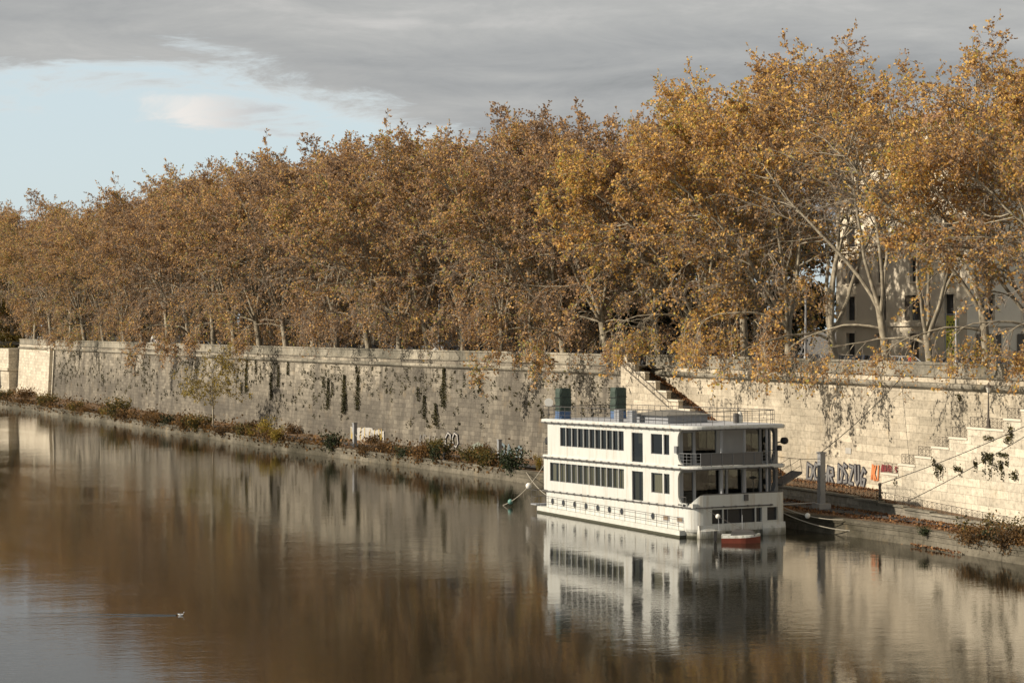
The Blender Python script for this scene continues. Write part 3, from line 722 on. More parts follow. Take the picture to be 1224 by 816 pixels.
graffiti(1053, 1073, 565, 555.5, 'ANRIS', nr, M_gred, M_gred, 'small dark red graffiti letters beside the foot of the right staircase', .13, outline=False)
nl = .06
graffiti(419, 459, 528, 509, 'WIIIIIW', nl + .0, M_gyel, M_gyel, 'white and yellow graffiti block on the grey wall behind the left steel post', .12, back=M_gwht, outline=False)
graffiti(500, 532, 533, 518, 'ASIII', nl, M_gsil, M_gblk, 'faded black and silver graffiti letters low on the grey wall', .10, outline=False)
graffiti(531, 550, 535, 516, 'OO', nl, M_gwht, M_gblk, 'white rounded graffiti letters with dark outline low on the grey wall', .14)
graffiti(565, 582, 539, 530, 'G', nl, M_ggrn, M_ggrn, 'faded green graffiti smear low on the grey wall', .5, outline=False)
graffiti(596, 626, 545, 529, 'OAO', nl, M_gblu, M_gblu, 'faded blue graffiti letters on the grey wall beside the steel post near the boat', .26, outline=False)
mbx = MB(); s_ = s_at(1011, REC); zc = z_at(538, s_, REC)
mbx.poly([wp(s_, REC - .03, zc - .25), wp(s_ - .8, REC - .03, zc - .25), wp(s_ - .8, REC - .03, zc + .22), wp(s_, REC - .03, zc + .22)]); mbx.poly([wp(s_, REC - .02, zc - .25), wp(s_ - .8, REC - .02, zc - .25), wp(s_ - .8, REC - .02, zc + .22), wp(s_, REC - .02, zc + .22)][::-1])
tag(mbx.build('notice_plate', M_gwht), 'small plain white plate fixed on the pale wall above the silver graffiti', 'plate')
# faint black marker scribble on the pale wall above the boat roof
graffiti(846, 886, 489, 475, 'SACARSJO', REC - .0, M_rail, M_rail, 'thin black scribbled graffiti on the pale wall above the boat railing', .05, outline=False)

# ------------------------------------------------------------------ the boat (local x = across to the right, y = along to the far end, z up)
BX, BY = 12.7, 141.2
bang = math.atan2(.447, .894); PITCH = 0.0175
boat = empty('river_boat', (BX, BY, 0), bang, 'large white three-deck restaurant boat moored by the stone quay', 'boat')
boat.rotation_euler = (-PITCH, 0, bang)
def kx(px): return (px - 612) / FPX
def ys(px): k = kx(px); return (BX - BY * k) / (.447 + .894 * k)
def xs(px, y=0.0): k = kx(px); return ((BY + .894 * y) * k - (BX - .447 * y)) / (.894 - .447 * k)
def zs(py, y, x=0.0): return CAM_H - (py - HOR) / FPX * (BY + .894 * y + .447 * x) + PITCH * y
W, L = 7.94, 22.9
def outline(x0, y0, x1, y1, rn=1.0, rf=.4, n=6):
    P = []; rm = min(rn, .55)
    for cx, cy, r, a0 in ((x0 + rn, y0 + rn, rn, 180), (x1 - rm, y0 + rm, rm, 270), (x1 - rf, y1 - rf, rf, 0), (x0 + rf, y1 - rf, rf, 90)):
        for k in range(n + 1):
            a = R(a0 + 90 * k / n); P.append((cx + r * math.cos(a), cy + r * math.sin(a)))
    return P
# levels
Z2, Z5, Z8 = 2.2, 4.95, 7.62
def loft(mb, rings):
    R_ = [[mb.vert((x, y, z)) for x, y in o] for o, z in rings]; n = len(R_[0])
    for a, b in zip(R_, R_[1:]):
        for j in range(n): mb.face((a[j], a[(j + 1) % n], b[(j + 1) % n], b[j]))
    mb.face(R_[0][::-1]); mb.face(R_[-1])
def facade(mb, P, U, V, N, w, h, ops, depth=.1):
    """wall w x h with real openings (u0,v0,u1,v1) and reveals"""
    P, U, V, N = Vector(P), Vector(U), Vector(V), Vector(N)
    us = sorted({0, w, *[o[0] for o in ops], *[o[2] for o in ops]}); vs = sorted({0, h, *[o[1] for o in ops], *[o[3] for o in ops]})
    for a, b in zip(us, us[1:]):
        for c, d in zip(vs, vs[1:]):
            cu, cv = (a + b) / 2, (c + d) / 2
            if any(o[0] < cu < o[2] and o[1] < cv < o[3] for o in ops): continue
            mb.poly([P + U * a + V * c, P + U * b + V * c, P + U * b + V * d, P + U * a + V * d], [(a, c), (b, c), (b, d), (a, d)])
    for u0, v0, u1, v1 in ops:
        q = [P + U * u + V * v for u, v in ((u0, v0), (u1, v0), (u1, v1), (u0, v1))]
        for i in range(4):
            a, b = q[i], q[(i + 1) % 4]; mb.poly([a, b, b - N * depth, a - N * depth])
# hull: raked at the far end, near end with a recessed window band
mb = MB()
loft(mb, [(outline(.35, .5, W - .35, L - .3, .8), -1.0), (outline(.12, .3, W - .12, L - .05, .9), -.1), (outline(.08, .25, W - .1, L + .05, .9), .42)])
mb.build('hull_bottom', M_white, boat, smooth=False)
mb = MB()   # waterline algae
loft(mb, [(outline(.10, .27, W - .10, L - .03, .9), -.15), (outline(.06, .23, W - .08, L, .9), .10), (outline(.07, .24, W - .09, L - .01, .9), .16)])
mb.build('waterline_band', M_alg, boat)
# upper hull shell between z .42 and 2.2: the side walls and rounded near corners; the end band has windows
HO = outline(0, 0, W, L - .35, 1.15, .5, 8)
mb = MB()
zc = [.42, .62, Z2 - .15, Z2]
for i in range(len(HO)):
    a, b = HO[i], HO[(i + 1) % len(HO)]
    nearend = (abs(a[1]) < .01 and abs(b[1]) < .01)
    if nearend: continue
    for z0, z1 in zip(zc, zc[1:]):
        s0_, s1_ = (.07 if z0 < .5 else 0), 0
        ina = (Vector((W / 2, L / 2)) - Vector(a)).normalized() * s0_; inb = (Vector((W / 2, L / 2)) - Vector(b)).normalized() * s0_
        mb.poly([(a[0] + ina.x, a[1] + ina.y, z0), (b[0] + inb.x, b[1] + inb.y, z0), (b[0], b[1], z1), (a[0], a[1], z1)])
xa, xb, xc, xd = xs(851.5), xs(911.5), xs(917.5), xs(930)
zb0 = zs(626.5, 0, 1.5) ; zt0 = zs(609, 0, 2)
facade(mb, (1.15, 0, .62), (1, 0, 0), (0, 0, 1), (0, -1, 0), W - 1.7, Z2 - .62, [(max(.05, xa - 1.15), zb0 - .62, xb - 1.15, zt0 - .62), (xc - 1.15, zb0 - .55, min(xd - 1.15, W - 1.8), zt0 - .62)], .25)
mb.poly([(1.15, 0, .42), (W - .55, 0, .42), (W - .55, 0, .62), (1.15, 0, .62)])
mb.build('hull', M_white, boat)
mb = MB()
for x in (xa + .15, 2.62, 3.9, 5.0): pass
mb.box((1.0, .22, .7), (W - .6, .26, Z2 - .02)); mb.build('hull_window', M_dglass, boat)
for px in (865, 904):
    mb = MB(); x = xs(px); mb.box((x - .04, .02, zb0), (x + .04, .12, zt0)); mb.build('window_post', M_white, boat)
for px in (851 + 20, 888): 
    mb = MB(); x = xs(px); mb.box((x - .03, .1, zb0), (x + .03, .16, zt0)); mb.build('window_post', M_grey, boat)
# fairing blisters under the band
for x0, x1 in ((.55, 2.7), (5.9, W - .1)):
    mb = MB(); N_ = 10
    for k in range(N_):
        t0, t1 = k / N_, (k + 1) / N_
        def pr(t):
            e = min(1, math.sin(math.pi * min(1, max(0, t))) * 1.5)
            return x0 + (x1 - x0) * t, e
        (xq, e0), (xr, e1) = pr(t0), pr(t1)
        for (za, da), (zb, db) in zip([(-.1, .22), (.5, .24), (.56, .16), (.70, .06), (.88, 0.004)], [(.5, .24), (.56, .16), (.70, .06), (.88, 0.004), (.9, .002)]):
            f = lambda d, e: -.01 - (d * (.25 + .75 * e))
            mb.poly([(xq, f(da, e0), za), (xr, f(da, e1), za), (xr, f(db, e1), zb), (xq, f(db, e0), zb)])
    for xx in (x0, x1):
        mb.poly([(xx, .3, -.1), (xx, -.07, -.1), (xx, -.07, .5), (xx, -.01, .88), (xx, .3, .9)])
    mb.poly([(x0, .3, -.1), (x1, .3, -.1), (x1, -.2, -.1), (x0, -.2, -.1)])
    mb.build('fairing', M_white, boat)
# bulwark of the lower terrace
mb = MB(); zt = zs(591, 0, 2.5)
ring = [p for p in outline(0, 0, W, L, 1.15, .4, 8)]
near = [p for p in ring if p[1] < 1.2]
near = sorted([p for p in near if p[0] < W / 2], key=lambda p: -p[1])[:] + sorted([p for p in near if p[0] >= W / 2], key=lambda p: p[1])
path = near
hts = []
for (x, y) in path:
    if x < .15: hts.append(Z2 + .05)
    elif x < .75: hts.append(Z2 + .05 + (zt - Z2 - .05) * ((x - .15) / .6) ** .6)
    else: hts.append(zt)
for i in range(len(path) - 1):
    a, b = path[i], path[i + 1]; ha, hb = hts[i], hts[i + 1]
    cx_, cy_ = W / 2, 3.0
    ia = (a[0] + (cx_ - a[0]) * .02, a[1] + .08); ib = (b[0] + (cx_ - b[0]) * .02, b[1] + .08)
    mb.poly([(*a, Z2), (*b, Z2), (*b, hb), (*a, ha)]); mb.poly([(*a, ha), (*b, hb), (*ib, hb), (*ia, ha)]); mb.poly([(*ib, Z2), (*ia, Z2), (*ia, ha), (*ib, hb)])
mb.poly([(W, 1.15, Z2), (W, 2.2, Z2), (W, 2.2, zt), (W, 1.15, zt)])
mb.build('bulwark', M_white, boat)
# decks with rounded rims
def slab(name, z0, z1, o=0.0, far=0.0, mat=M_white, rn=1.25):
    mb = MB(); loft(mb, [(outline(-o + .05, -o + .05, W + o - .05, L + far - .05, rn), z0), (outline(-o, -o, W + o, L + far, rn), z0 + .06), (outline(-o, -o, W + o, L + far, rn), z1 - .05), (outline(-o + .04, -o + .04, W + o - .04, L + far - .04, rn), z1)])
    return mb.build(name, mat, boat)
slab('lower_deck', Z2 - .12, Z2 + .04, .01, -.3)
slab('middle_deck', Z5 - .16, Z5 + .10, .10, 0.0)
slab('roof', Z8, Z8 + .28, .12, .15)
mb = MB(); loft(mb, [(outline(.02, .02, W - .02, L, 1.2), Z8 + .27), (outline(.02, .02, W - .02, L, 1.2), Z8 + .30)]); mb.build('roof_coating', M_deck, boat)
# rub rails with brackets
def rubrail(name, z, o, ymax=L - .2):
    mb = MB(); ring = outline(-o, -o, W + o, L, 1.2, .4, 8)
    pts = [p for p in ring if p[0] < W / 2 and p[1] < L - .3]
    pts = sorted(pts, key=lambda p: -p[1]); pts = [(-o, ymax)] + pts + [(W - 1.2, -o)]
    mb.tube([(x, y, z) for x, y in pts], .045, 5); 
    y = 1.3
    while y < ymax: mb.box((-o - .06, y - .05, z - .07), (.02, y + .05, z + .07)); y += 1.15
    x = 1.6
    while x < W - 1: mb.box((x - .05, -o - .06, z - .06), (x + .05, .02, z + .06)); x += 1.0
    mb.build(name, M_band, boat)
rubrail('rub_rail', Z2 - .05, .10); rubrail('rub_rail', Z5 - .10, .2); rubrail('gutter_rail', Z8 + .02, .2)
# side walls with windows
SW = 1.9      # depth of the open terrace
def win_parts(P, U, N, u0, v0, u1, v1, split=0, parent=boat, name='window', glass=M_glass, curtain=False, dep=.09, frame=M_grey):
    P, U, N = Vector(P), Vector(U), Vector(N); V = Vector((0, 0, 1))
    f = MB(); t = .035
    def bar(a, b, c, d):
        A = [P + U * x + V * y - N * q for q in (dep - .03, dep + .04) for x, y in ((a, c), (b, c), (b, d), (a, d))]
        i = [f.vert(p) for p in A]
        f.face((i[0], i[1], i[2], i[3]))
        for j in range(4): f.face((i[j], i[4 + j], i[4 + (j + 1) % 4], i[(j + 1) % 4]))
    bar(u0, u1, v0, v0 + t); bar(u0, u1, v1 - t, v1); bar(u0, u0 + t, v0, v1); bar(u1 - t, u1, v0, v1)
    for k in range(split): x = u0 + (u1 - u0) * (k + 1) / (split + 1); bar(x - .02, x + .02, v0, v1)
    w_ = f.build(name, frame, parent)
    gm = MB(); gm.poly([P + U * x + V * y - N * (dep + .02) for x, y in ((u0, v0), (u1, v0), (u1, v1), (u0, v1))]); gm.build('pane', glass, w_)
    if curtain:
        cm = MB(); K = 10; 
        for k in range(K):
            a = u0 + (u1 - u0) * k / K; b = u0 + (u1 - u0) * (k + 1) / K
            if curtain == 1 and (k in (4, 5)): continue
            da, db = (.03 if k % 2 else 0), (0 if k % 2 else .03)
            cm.poly([P + U * x + V * y - N * (dep + .16 + dd) for x, y, dd in ((a, v0, da), (b, v0, db), (b, v1, db), (a, v1, da))])
        cm.build('curtain', M_curt, w_)
    return w_
# side plane x=0, U runs from near (y=SW) to the far end
def side_ops():
    up, lo = [], []
    pz = lambda py, px: zs(py, ys(px))
    e = [670.1 + (746.7 - 670.1) * k / 11 for k in range(12)]
    ztu, zbu = (pz(510.5, 672) + pz(515.5, 745)) / 2, (pz(532.5, 672) + pz(539.5, 745)) / 2
    for a, b in zip(e, e[1:]): up.append([ys(b) + .025, zbu, ys(a) - .025, ztu, 'w'])
    e = [657.7] + [669.3 + (746.7 - 669.3) * k / 11 for k in range(12)]
    ztl, zbl = (pz(552.5, 660) + pz(560.5, 745)) / 2, (pz(574, 660) + pz(585, 745)) / 2
    for a, b in zip(e, e[1:]): lo.append([ys(b) + .025, zbl, ys(a) - .025, ztl, 'w'])
    up.append([ys(769.3), pz(552.2, 762), ys(756), pz(517, 762), 'd']); lo.append([ys(769.3), pz(599, 762), ys(756), pz(563, 762), 'd'])
    for a, b in ((779, 792.6), (794.2, 801)):
        up.append([ys(b), pz(543, 790), ys(a), pz(518.8, 790), 'w']); lo.append([ys(b), pz(589.5, 790), ys(a), pz(565.5, 790), 'w'])
    return up, lo
up, lo = side_ops()
def sidewall(ops, z0, z1, y0, y1, name, cur):
    mb = MB(); P = (0, y0, z0)
    op2 = [(max(a - y0, .02), max(b - z0, .01), min(c - y0, y1 - y0 - .02), min(d - z0, z1 - z0 - .01)) for a, b, c, d, _ in ops]
    facade(mb, P, (0, 1, 0), (0, 0, 1), (-1, 0, 0), y1 - y0, z1 - z0, op2, .13)
    # bank side, mirrored, with wide windows
    op3 = [(1.2 + 3.1 * k, .7, 3.7 + 3.1 * k, 2.1) for k in range(6) if 3.7 + 3.1 * k < y1 - y0]
    facade(mb, (W, y0, z0), (0, 1, 0), (0, 0, 1), (1, 0, 0), y1 - y0, z1 - z0, op3, .13)
    mb.poly([(0, y1, z0), (W, y1, z0), (W, y1, z1), (0, y1, z1)])
    wl = mb.build(name, M_white, boat)
    for i, (a, b, c, d, k) in enumerate(ops):
        win_parts((0, 0, 0), (0, 1, 0), (-1, 0, 0), a, b, min(c, y1 - .05), d, 0, boat, 'door' if k == 'd' else 'window', curtain=(2 if cur and k == 'w' and i % 3 else 1 if cur else 0), glass=M_glass2 if cur and (i * 7) % 5 < 3 else M_glass)
    for u0, v0, u1, v1 in op3: win_parts((W, y0, z0), (0, 1, 0), (1, 0, 0), u0, v0, u1, v1, 1, boat, 'window')
    # jamb of the terrace with rounded corners
    j = MB(); r = .7
    for zc_, sgn in ((z0 + .1, 1), (z1, -1)):
        prev = None
        for k in range(7):
            a = R(90 * k / 6); q = (y0 - r + r * math.sin(a), zc_ + sgn * (r - r * math.cos(a)))
            if prev:
                j.poly([(0.0, prev[0], prev[1]), (0.0, q[0], q[1]), (0.0, y0 + .001, q[1]), (0.0, y0 + .001, prev[1])] if 0 else [(0, prev[0], prev[1]), (0, q[0], q[1]), (0, y0, zc_)])
                j.poly([(0, prev[0], prev[1]), (0, q[0], q[1]), (.14, q[0], q[1]), (.14, prev[0], prev[1])])
            prev = q
    j.poly([(0, y0, z0 + .1), (.14, y0, z0 + .1), (.14, y0, z1), (0, y0, z1)])
    j.build('jamb', M_white, boat)
sidewall(lo, Z2 + .04, Z5 - .16, SW, L - .3, 'lower_wall', True)
sidewall(up, Z5 + .10, Z8, SW, L - 1.0, 'upper_wall', False)
# cabin interior floors/core
mb = MB(); mb.box((3.2, 4.5, Z2 + .05), (4.2, 7.5, Z5 - .17)); mb.box((3.0, 12, Z2 + .05), (5.0, 15, Z5 - .17)); mb.box((3.2, 8, Z5 + .11), (4.6, 12, Z8 - .01)); mb.build('interior_core', M_int, boat)
for lv in (Z2 + .06, Z5 + .12):
    for k in range(6):
        o_ = MB(); o_.box((1.0, 3.2 + 2.6 * k, lv + .7), (2.2, 4.1 + 2.6 * k, lv + .75)); o_.box((1.55, 3.6 + 2.6 * k, lv), (1.65, 3.7 + 2.6 * k, lv + .7)); o_.build('dining_table', M_int, boat)
# terrace back walls
for z0, z1, who in ((Z2 + .04, Z5 - .16, 0), (Z5 + .10, Z8, 1)):
    mb = MB(); y = SW + .02
    cols = [(817.5, 829.5, 'd'), (832.5, 857.5 if who else 861, 'w')] + ([(866, 884, 'x'), (891, 909, 'w'), (911.5, 921, 'w')] if who else [(864, 869, 'w'), (871, 888, 'w'), (891, 909, 'w'), (911.5, 921, 'w')])
    ops = []
    for a, b, k in cols:
        if k == 'x': continue
        ops.append((xs(a, y), .02 if k == 'd' else .12, min(xs(b, y), W - .1), z1 - z0 - (.22 if k == 'd' else .12)))
    facade(mb, (0, y, z0), (1, 0, 0), (0, 0, 1), (0, -1, 0), W, z1 - z0, ops, .1)
    mb.build('terrace_wall', M_lgrey, boat)
    for (u0, v0, u1, v1), c in zip(ops, [c for c in cols if c[2] != 'x']):
        win_parts((0, y, z0), (1, 0, 0), (0, -1, 0), u0, v0, u1, v1, 0, boat, 'door' if c[2] == 'd' else 'window')
for px in (863.5, 891, 917.5):
    x = xs(px, .2)
    for z0, z1 in ((Z2, Z5 - .15), (Z5 + .1, Z8 + .01)):
        mb = MB(); mb.box((x - .07, .12, z0), (x + .07, .26, z1)); mb.build('post', M_lgrey, boat)
for z0, z1 in ((zt - .1, Z5 - .15), (Z5 + .1, Z8 + .01)):      # flared corner column
    mb = MB(); pr = [(.42, 0), (.24, .1), (.17, .28), (.16, .7), (.17, .85), (.3, 1)]
    lastr = None
    for (w0, t0), (w1, t1) in zip(pr, pr[1:]):
        za, zb_ = z0 + (z1 - z0) * t0, z0 + (z1 - z0) * t1; x = W - .08
        i = [mb.vert(p) for p in ((x - w0 * 1.3, .9, za), (x, .9, za), (x, 1.1 + w0, za), (x - w0 * 1.3, 1.1 + w0, za), (x - w1 * 1.3, .9, zb_), (x, .9, zb_), (x, 1.1 + w1, zb_), (x - w1 * 1.3, 1.1 + w1, zb_))]
        for f_ in ((0, 1, 5, 4), (1, 2, 6, 5), (2, 3, 7, 6), (3, 0, 4, 7)): mb.face([i[q] for q in f_])
    mb.build('corner_column', M_grey, boat)
# upper terrace railing: bars, with grey mesh panels in the middle
def railing(path, z0, h, bars, name, mat=M_rail, r=.022, every=.9, mid=0):
    mb = MB(); pts = [Vector((x, y, z0)) for x, y in path]
    mb.tube([p + Vector((0, 0, h)) for p in pts], r * 1.4, 5)
    for k in range(bars): mb.tube([p + Vector((0, 0, h * (k + 1) / (bars + 1))) for p in pts], r * .7, 4)
    for a, b in zip(pts, pts[1:]):
        n = max(1, int((b - a).length / every + .5))
        for q in range(n): p = a.lerp(b, q / n); mb.tube([p, p + Vector((0, 0, h))], r, 4)
    mb.tube([pts[-1], pts[-1] + Vector((0, 0, h))], r, 4)
    return mb.build(name, mat, boat)
co = [(0.02, SW)] + sorted([p for p in outline(.04, .04, W - .04, L, 1.15, .4, 5) if p[0] < 1.3 and p[1] < 1.3], key=lambda p: -p[1]) + [(W - 1.2, .04), (W - .05, 1.2), (W - .05, SW + 2.5)]
railing(co, Z5 + .08, .92, 3, 'terrace_railing', M_grey, .018, 1.0)
mb = MB(); x0, x1 = xs(838.5), xs(912)
mb.box((x0, .0, Z5 + .14), (x1, .02, Z5 + .98)); mb.build('mesh_screen', plain('mesh_screen', (0.13, 0.125, 0.12), 0.7, var=.1), boat)
mb = MB()
for px in (838.5, 851, 864, 877, 890, 903, 912): x = xs(px); mb.box((x - .025, -.04, Z5 + .1), (x + .025, -.003, Z5 + 1.02))
mb.box((x0, -.05, Z5 + .98), (x1, .0, Z5 + 1.04)); mb.build('screen_frame', M_grey, boat)
railing([(0.05, SW), (.05, .9)], Z2 + .04, .62, 1, 'terrace_railing', M_rail, .018, .6)
mb = MB(); ring2 = [p for p in path]; mb.tube([(x, y, zt + .03) for (x, y), h in zip(path, hts) if h >= zt - .01], .035, 5); mb.build('handrail', M_band, boat)
# roof railing
rr_ = [(.15, L), (.12, 10)] + [(.12, 1.3)] + sorted([p for p in outline(.12, .12, W - .12, L, 1.1, .4, 5) if p[0] < 1.2 and p[1] < 1.2], key=lambda p: -p[1]) + [(W - 1.2, .12), (W - .15, 1.2), (W - .12, 10), (W - .12, L), (.15, L)]
railing(rr_, Z8 + .29, 1.0, 2, 'roof_railing', M_rail, .02, .95)
# portholes, vents and the walkway rail along the waterline
for px in (661, 674, 687.4, 701, 715, 729, 743.7, 781):
    y = ys(px); z = zs(599 + (616.6 - 599) * (px - 661) / (781 - 661), y); mb = MB()
    mb.lathe((0, 0, 0), [(.27, 0), (.27, .02), (.22, .03)], 14); pf = mb.build('porthole', M_white, boat); pf.rotation_euler = (0, R(-90), 0); pf.location = (0.0, y, z)
    mb = MB(); mb.lathe((0, 0, 0), [(.235, .028), (.22, .036)], 14); mb.build('pane', M_dglass, pf)
for px, py in ((797, 619), (813.5, 621)):
    y = ys(px); z = zs(py, y); mb = MB(); mb.box((-.04, y - .42, z - .2), (.01, y + .42, z + .2)); v = mb.build('side_hatch', M_lgrey, boat)
    mb = MB(); mb.box((-.055, y - .34, z - .14), (-.03, y + .34, z + .14)); mb.build('opening', M_int, v)
mb = MB(); y = .55; z = zs(605, 0); c0 = HO[4]; mb.box((.12, .12, z - .16), (.5, .55, z + .14)); mb.box((-.02, .75, z - .16), (.1, 1.3, z + .14)); vf = mb.build('vent', M_white, boat)
mb = MB(); mb.box((-.03, .82, z - .1), (.0, 1.22, z + .09)); mb.build('grille', M_blk, vf)
def wl(y): return .0175 * y      # the water line in the trimmed hull's own coordinates
def slopebox(mb, x0, x1, y0, y1, za, zb_, K=8):
    for k in range(K):
        p, q = y0 + (y1 - y0) * k / K, y0 + (y1 - y0) * (k + 1) / K
        i = [mb.vert(v) for v in ((x0, p, za + wl(p)), (x1, p, za + wl(p)), (x1, q, za + wl(q)), (x0, q, za + wl(q)), (x0, p, zb_ + wl(p)), (x1, p, zb_ + wl(p)), (x1, q, zb_ + wl(q)), (x0, q, zb_ + wl(q)))]
        for f_ in ((0, 3, 7, 4), (4, 5, 6, 7), (0, 1, 2, 3), (1, 5, 6, 2)): mb.face([i[z_] for z_ in f_])
        if k == 0: mb.face([i[0], i[1], i[5], i[4]])
        if k == K - 1: mb.face([i[3], i[2], i[6], i[7]])
mb = MB(); slopebox(mb, -.42, .15, 1.05, L + .1, .15, .50); mb.build('walkway', M_white2, boat)
mb = MB(); slopebox(mb, -.44, .14, 1.0, L + .12, -.6, .147); mb.build('walkway_edge', M_alg, boat)
mb = MB(); N_ = 14
for h in (.45, .9): mb.tube([(-.38, 1.2 + (L - 1.4) * k / N_, .5 + h + wl(1.2 + (L - 1.4) * k / N_)) for k in range(N_ + 1)], .018, 4)
for k in range(N_ + 1):
    y = 1.2 + (L - 1.4) * k / N_; mb.tube([(-.38, y, .5 + wl(y)), (-.38, y, 1.4 + wl(y))], .018, 4)
mb.build('walkway_railing', M_rail, boat)
# far-end details: upper balcony, stern platform
railing([(.1, L - 1.0), (.1, L - .1), (W - .1, L - .1)], Z5 + .1, 1.0, 4, 'stern_railing', M_rail, .02, .8)
mb = MB(); mb.lathe((.15, L - .75, Z5 + .9), [(.12, 0), (.26, .1), (.26, .45), (.12, .6)], 8); mb.build('stern_lamp', M_blk, boat)
mb = MB(); mb.box((-.5, L + .1, .95), (3.0, L + 1.1, 1.05)); mb.box((-.2, L - .1, .2), (.3, L + .6, .95)); mb.build('stern_platform', M_lgrey, boat)
railing([(-.45, L + .1), (-.45, L + 1.05), (2.8, L + 1.05)], 1.05, 1.1, 1, 'stern_platform_railing', M_rail, .018, .7)
# roof kit
mb = MB(); mb.tube([(.5, L - .3, Z8 + .3), (.5, L - .3, Z8 + 1.5)], .03, 5); mb.build('dish_mast', M_rail, boat)
mb = MB(); mb.lathe((0, 0, 0), [(.03, 0), (.2, .03), (.3, .09), (.36, .17), (.355, .18)], 16); d_ = mb.build('satellite_dish', M_buoyw, boat); d_.location = (.42, L - .42, Z8 + 1.55); d_.rotation_euler = (R(75), 0, R(-20))
# low grey pavilion with taupe canvas roof
def roof_at(px, py): pass
ya, yb = 5.4, 10.8
mb = MB(); mb.box((1.5, ya + .3, Z8 + .3), (4.9, yb - .3, Z8 + .88)); mb.build('pavilion', M_lgrey, boat)
mb = MB(); loft(mb, [([(1.2, ya), (5.2, ya), (5.2, yb), (1.2, yb)], Z8 + .86), ([(1.2, ya), (5.2, ya), (5.2, yb), (1.2, yb)], Z8 + .92), ([(3.1, ya + 2.3), (3.4, ya + 2.3), (3.4, yb - 2.3), (3.1, yb - 2.3)], Z8 + 1.25)]); mb.build('canvas_roof', M_canopy, boat)
for yy in (11.2, 9.2):
    mb = MB(); mb.box((.5, yy, Z8 + .3), (.9, yy + .75, Z8 + 1.2)); mb.build('deck_locker', M_lgrey, boat)
for px, y_ in ((881, 3.5),):
    mb = MB(); x = xs(px, y_); mb.lathe((x, y_, Z8 + .3), [(.2, 0), (.2, .7), (.05, .72)], 10); mb.build('deck_bin', M_rail, boat)
    mb = MB(); x = xs(px + 5, y_); mb.lathe((x, y_, Z8 + .3), [(.2, 0), (.22, .5), (.12, .8), (.04, .85)], 10); mb.build('deck_lantern', M_lamp, boat)
# search light on a bracket at the upper right corner
mb = MB(); mb.tube([(W - .1, .9, Z5 + 1.6), (W + .55, .9, Z5 + 1.7)], .05, 6); mb.lathe((W + .5, .9, Z5 + 1.45), [(.08, 0), (.27, .1), (.3, .3), (.22, .48), (.05, .52)], 10); mb.lathe((W + .05, .9, Z5 + 1.0), [(.2, 0), (.2, .35), (.05, .4)], 8); mb.build('searchlight', M_blk, boat)
mb = MB(); y = ys(811); mb.box((-.2, y - .18, Z5 + 1.0), (.02, y + .18, Z5 + 1.5)); mb.build('wall_lamp', M_grey, boat)
mb = MB(); x = xs(892); mb.box((x - .15, -.14, zt - .5), (x + .15, .0, zt - .05)); mb.build('fender_box', M_band, boat)
# standing lamp and patio heater seen on the terrace
mb = MB(); x = xs(901, 1.2); mb.lathe((x, 1.2, Z2 + .05), [(.18, 0), (.18, .05), (.03, .1), (.03, 1.7)], 8); h_ = mb.build('terrace_heater', M_rail, boat); mb = MB(); mb.lathe((x, 1.2, Z2 + 1.75), [(.1, 0), (.38, .1), (.1, .2)], 10); mb.build('heater_hood', M_rail, h_)
mb = MB(); x = xs(851, 3.4); mb.lathe((x, 3.4, Z2 + 1.45), [(.3, 0), (.24, .55)], 12); mb.tube([(x, 3.4, Z2 + 2.0), (x, 3.4, Z5 - .2)], .015, 4); mb.build('hanging_lamp', M_curt, boat)

# gangway from the middle deck to the terrace
def bw(x, y, z):
    v = Matrix.Rotation(bang, 3, 'Z') @ (Matrix.Rotation(-PITCH, 3, 'X') @ Vector((x, y, z))); return Vector((BX + v.x, BY + v.y, v.z))
A = bw(W + .05, 1.2, 3.5); B = bw(W + 1.75, 1.0, 4.35)
o = empty('gangway', tuple(A), bang, 'raised dark gangway ramp with wire rails at the boat side', 'gangway')
dA = B - A; Ln = math.hypot(dA.x, dA.y)
mb = MB(); mb.tube([(0, .0, 0), (Ln, 0, dA.z)], .04, 4)
i = [mb.vert(p) for p in ((0, -.7, -.1), (0, .7, -.1), (Ln, .7, dA.z - .1), (Ln, -.7, dA.z - .1), (0, -.7, .05), (0, .7, .05), (Ln, .7, dA.z + .05), (Ln, -.7, dA.z + .05))]
for f_ in ((0, 1, 2, 3), (4, 5, 6, 7), (0, 3, 7, 4), (1, 2, 6, 5), (0, 1, 5, 4), (2, 3, 7, 6)): mb.face([i[q] for q in f_])
mb.build('ramp', M_band, o)
mb = MB()
for yy in (-.68, .68):
    for t in (0, .5, 1): mb.tube([(Ln * t, yy, dA.z * t), (Ln * t - .15, yy, dA.z * t + 1.0)], .022, 4)
    for h in (.5, 1.0): mb.tube([(-.1, yy, h), (Ln - .12, yy, dA.z + h)], .016, 4)
mb.build('handrail', M_rail, o)

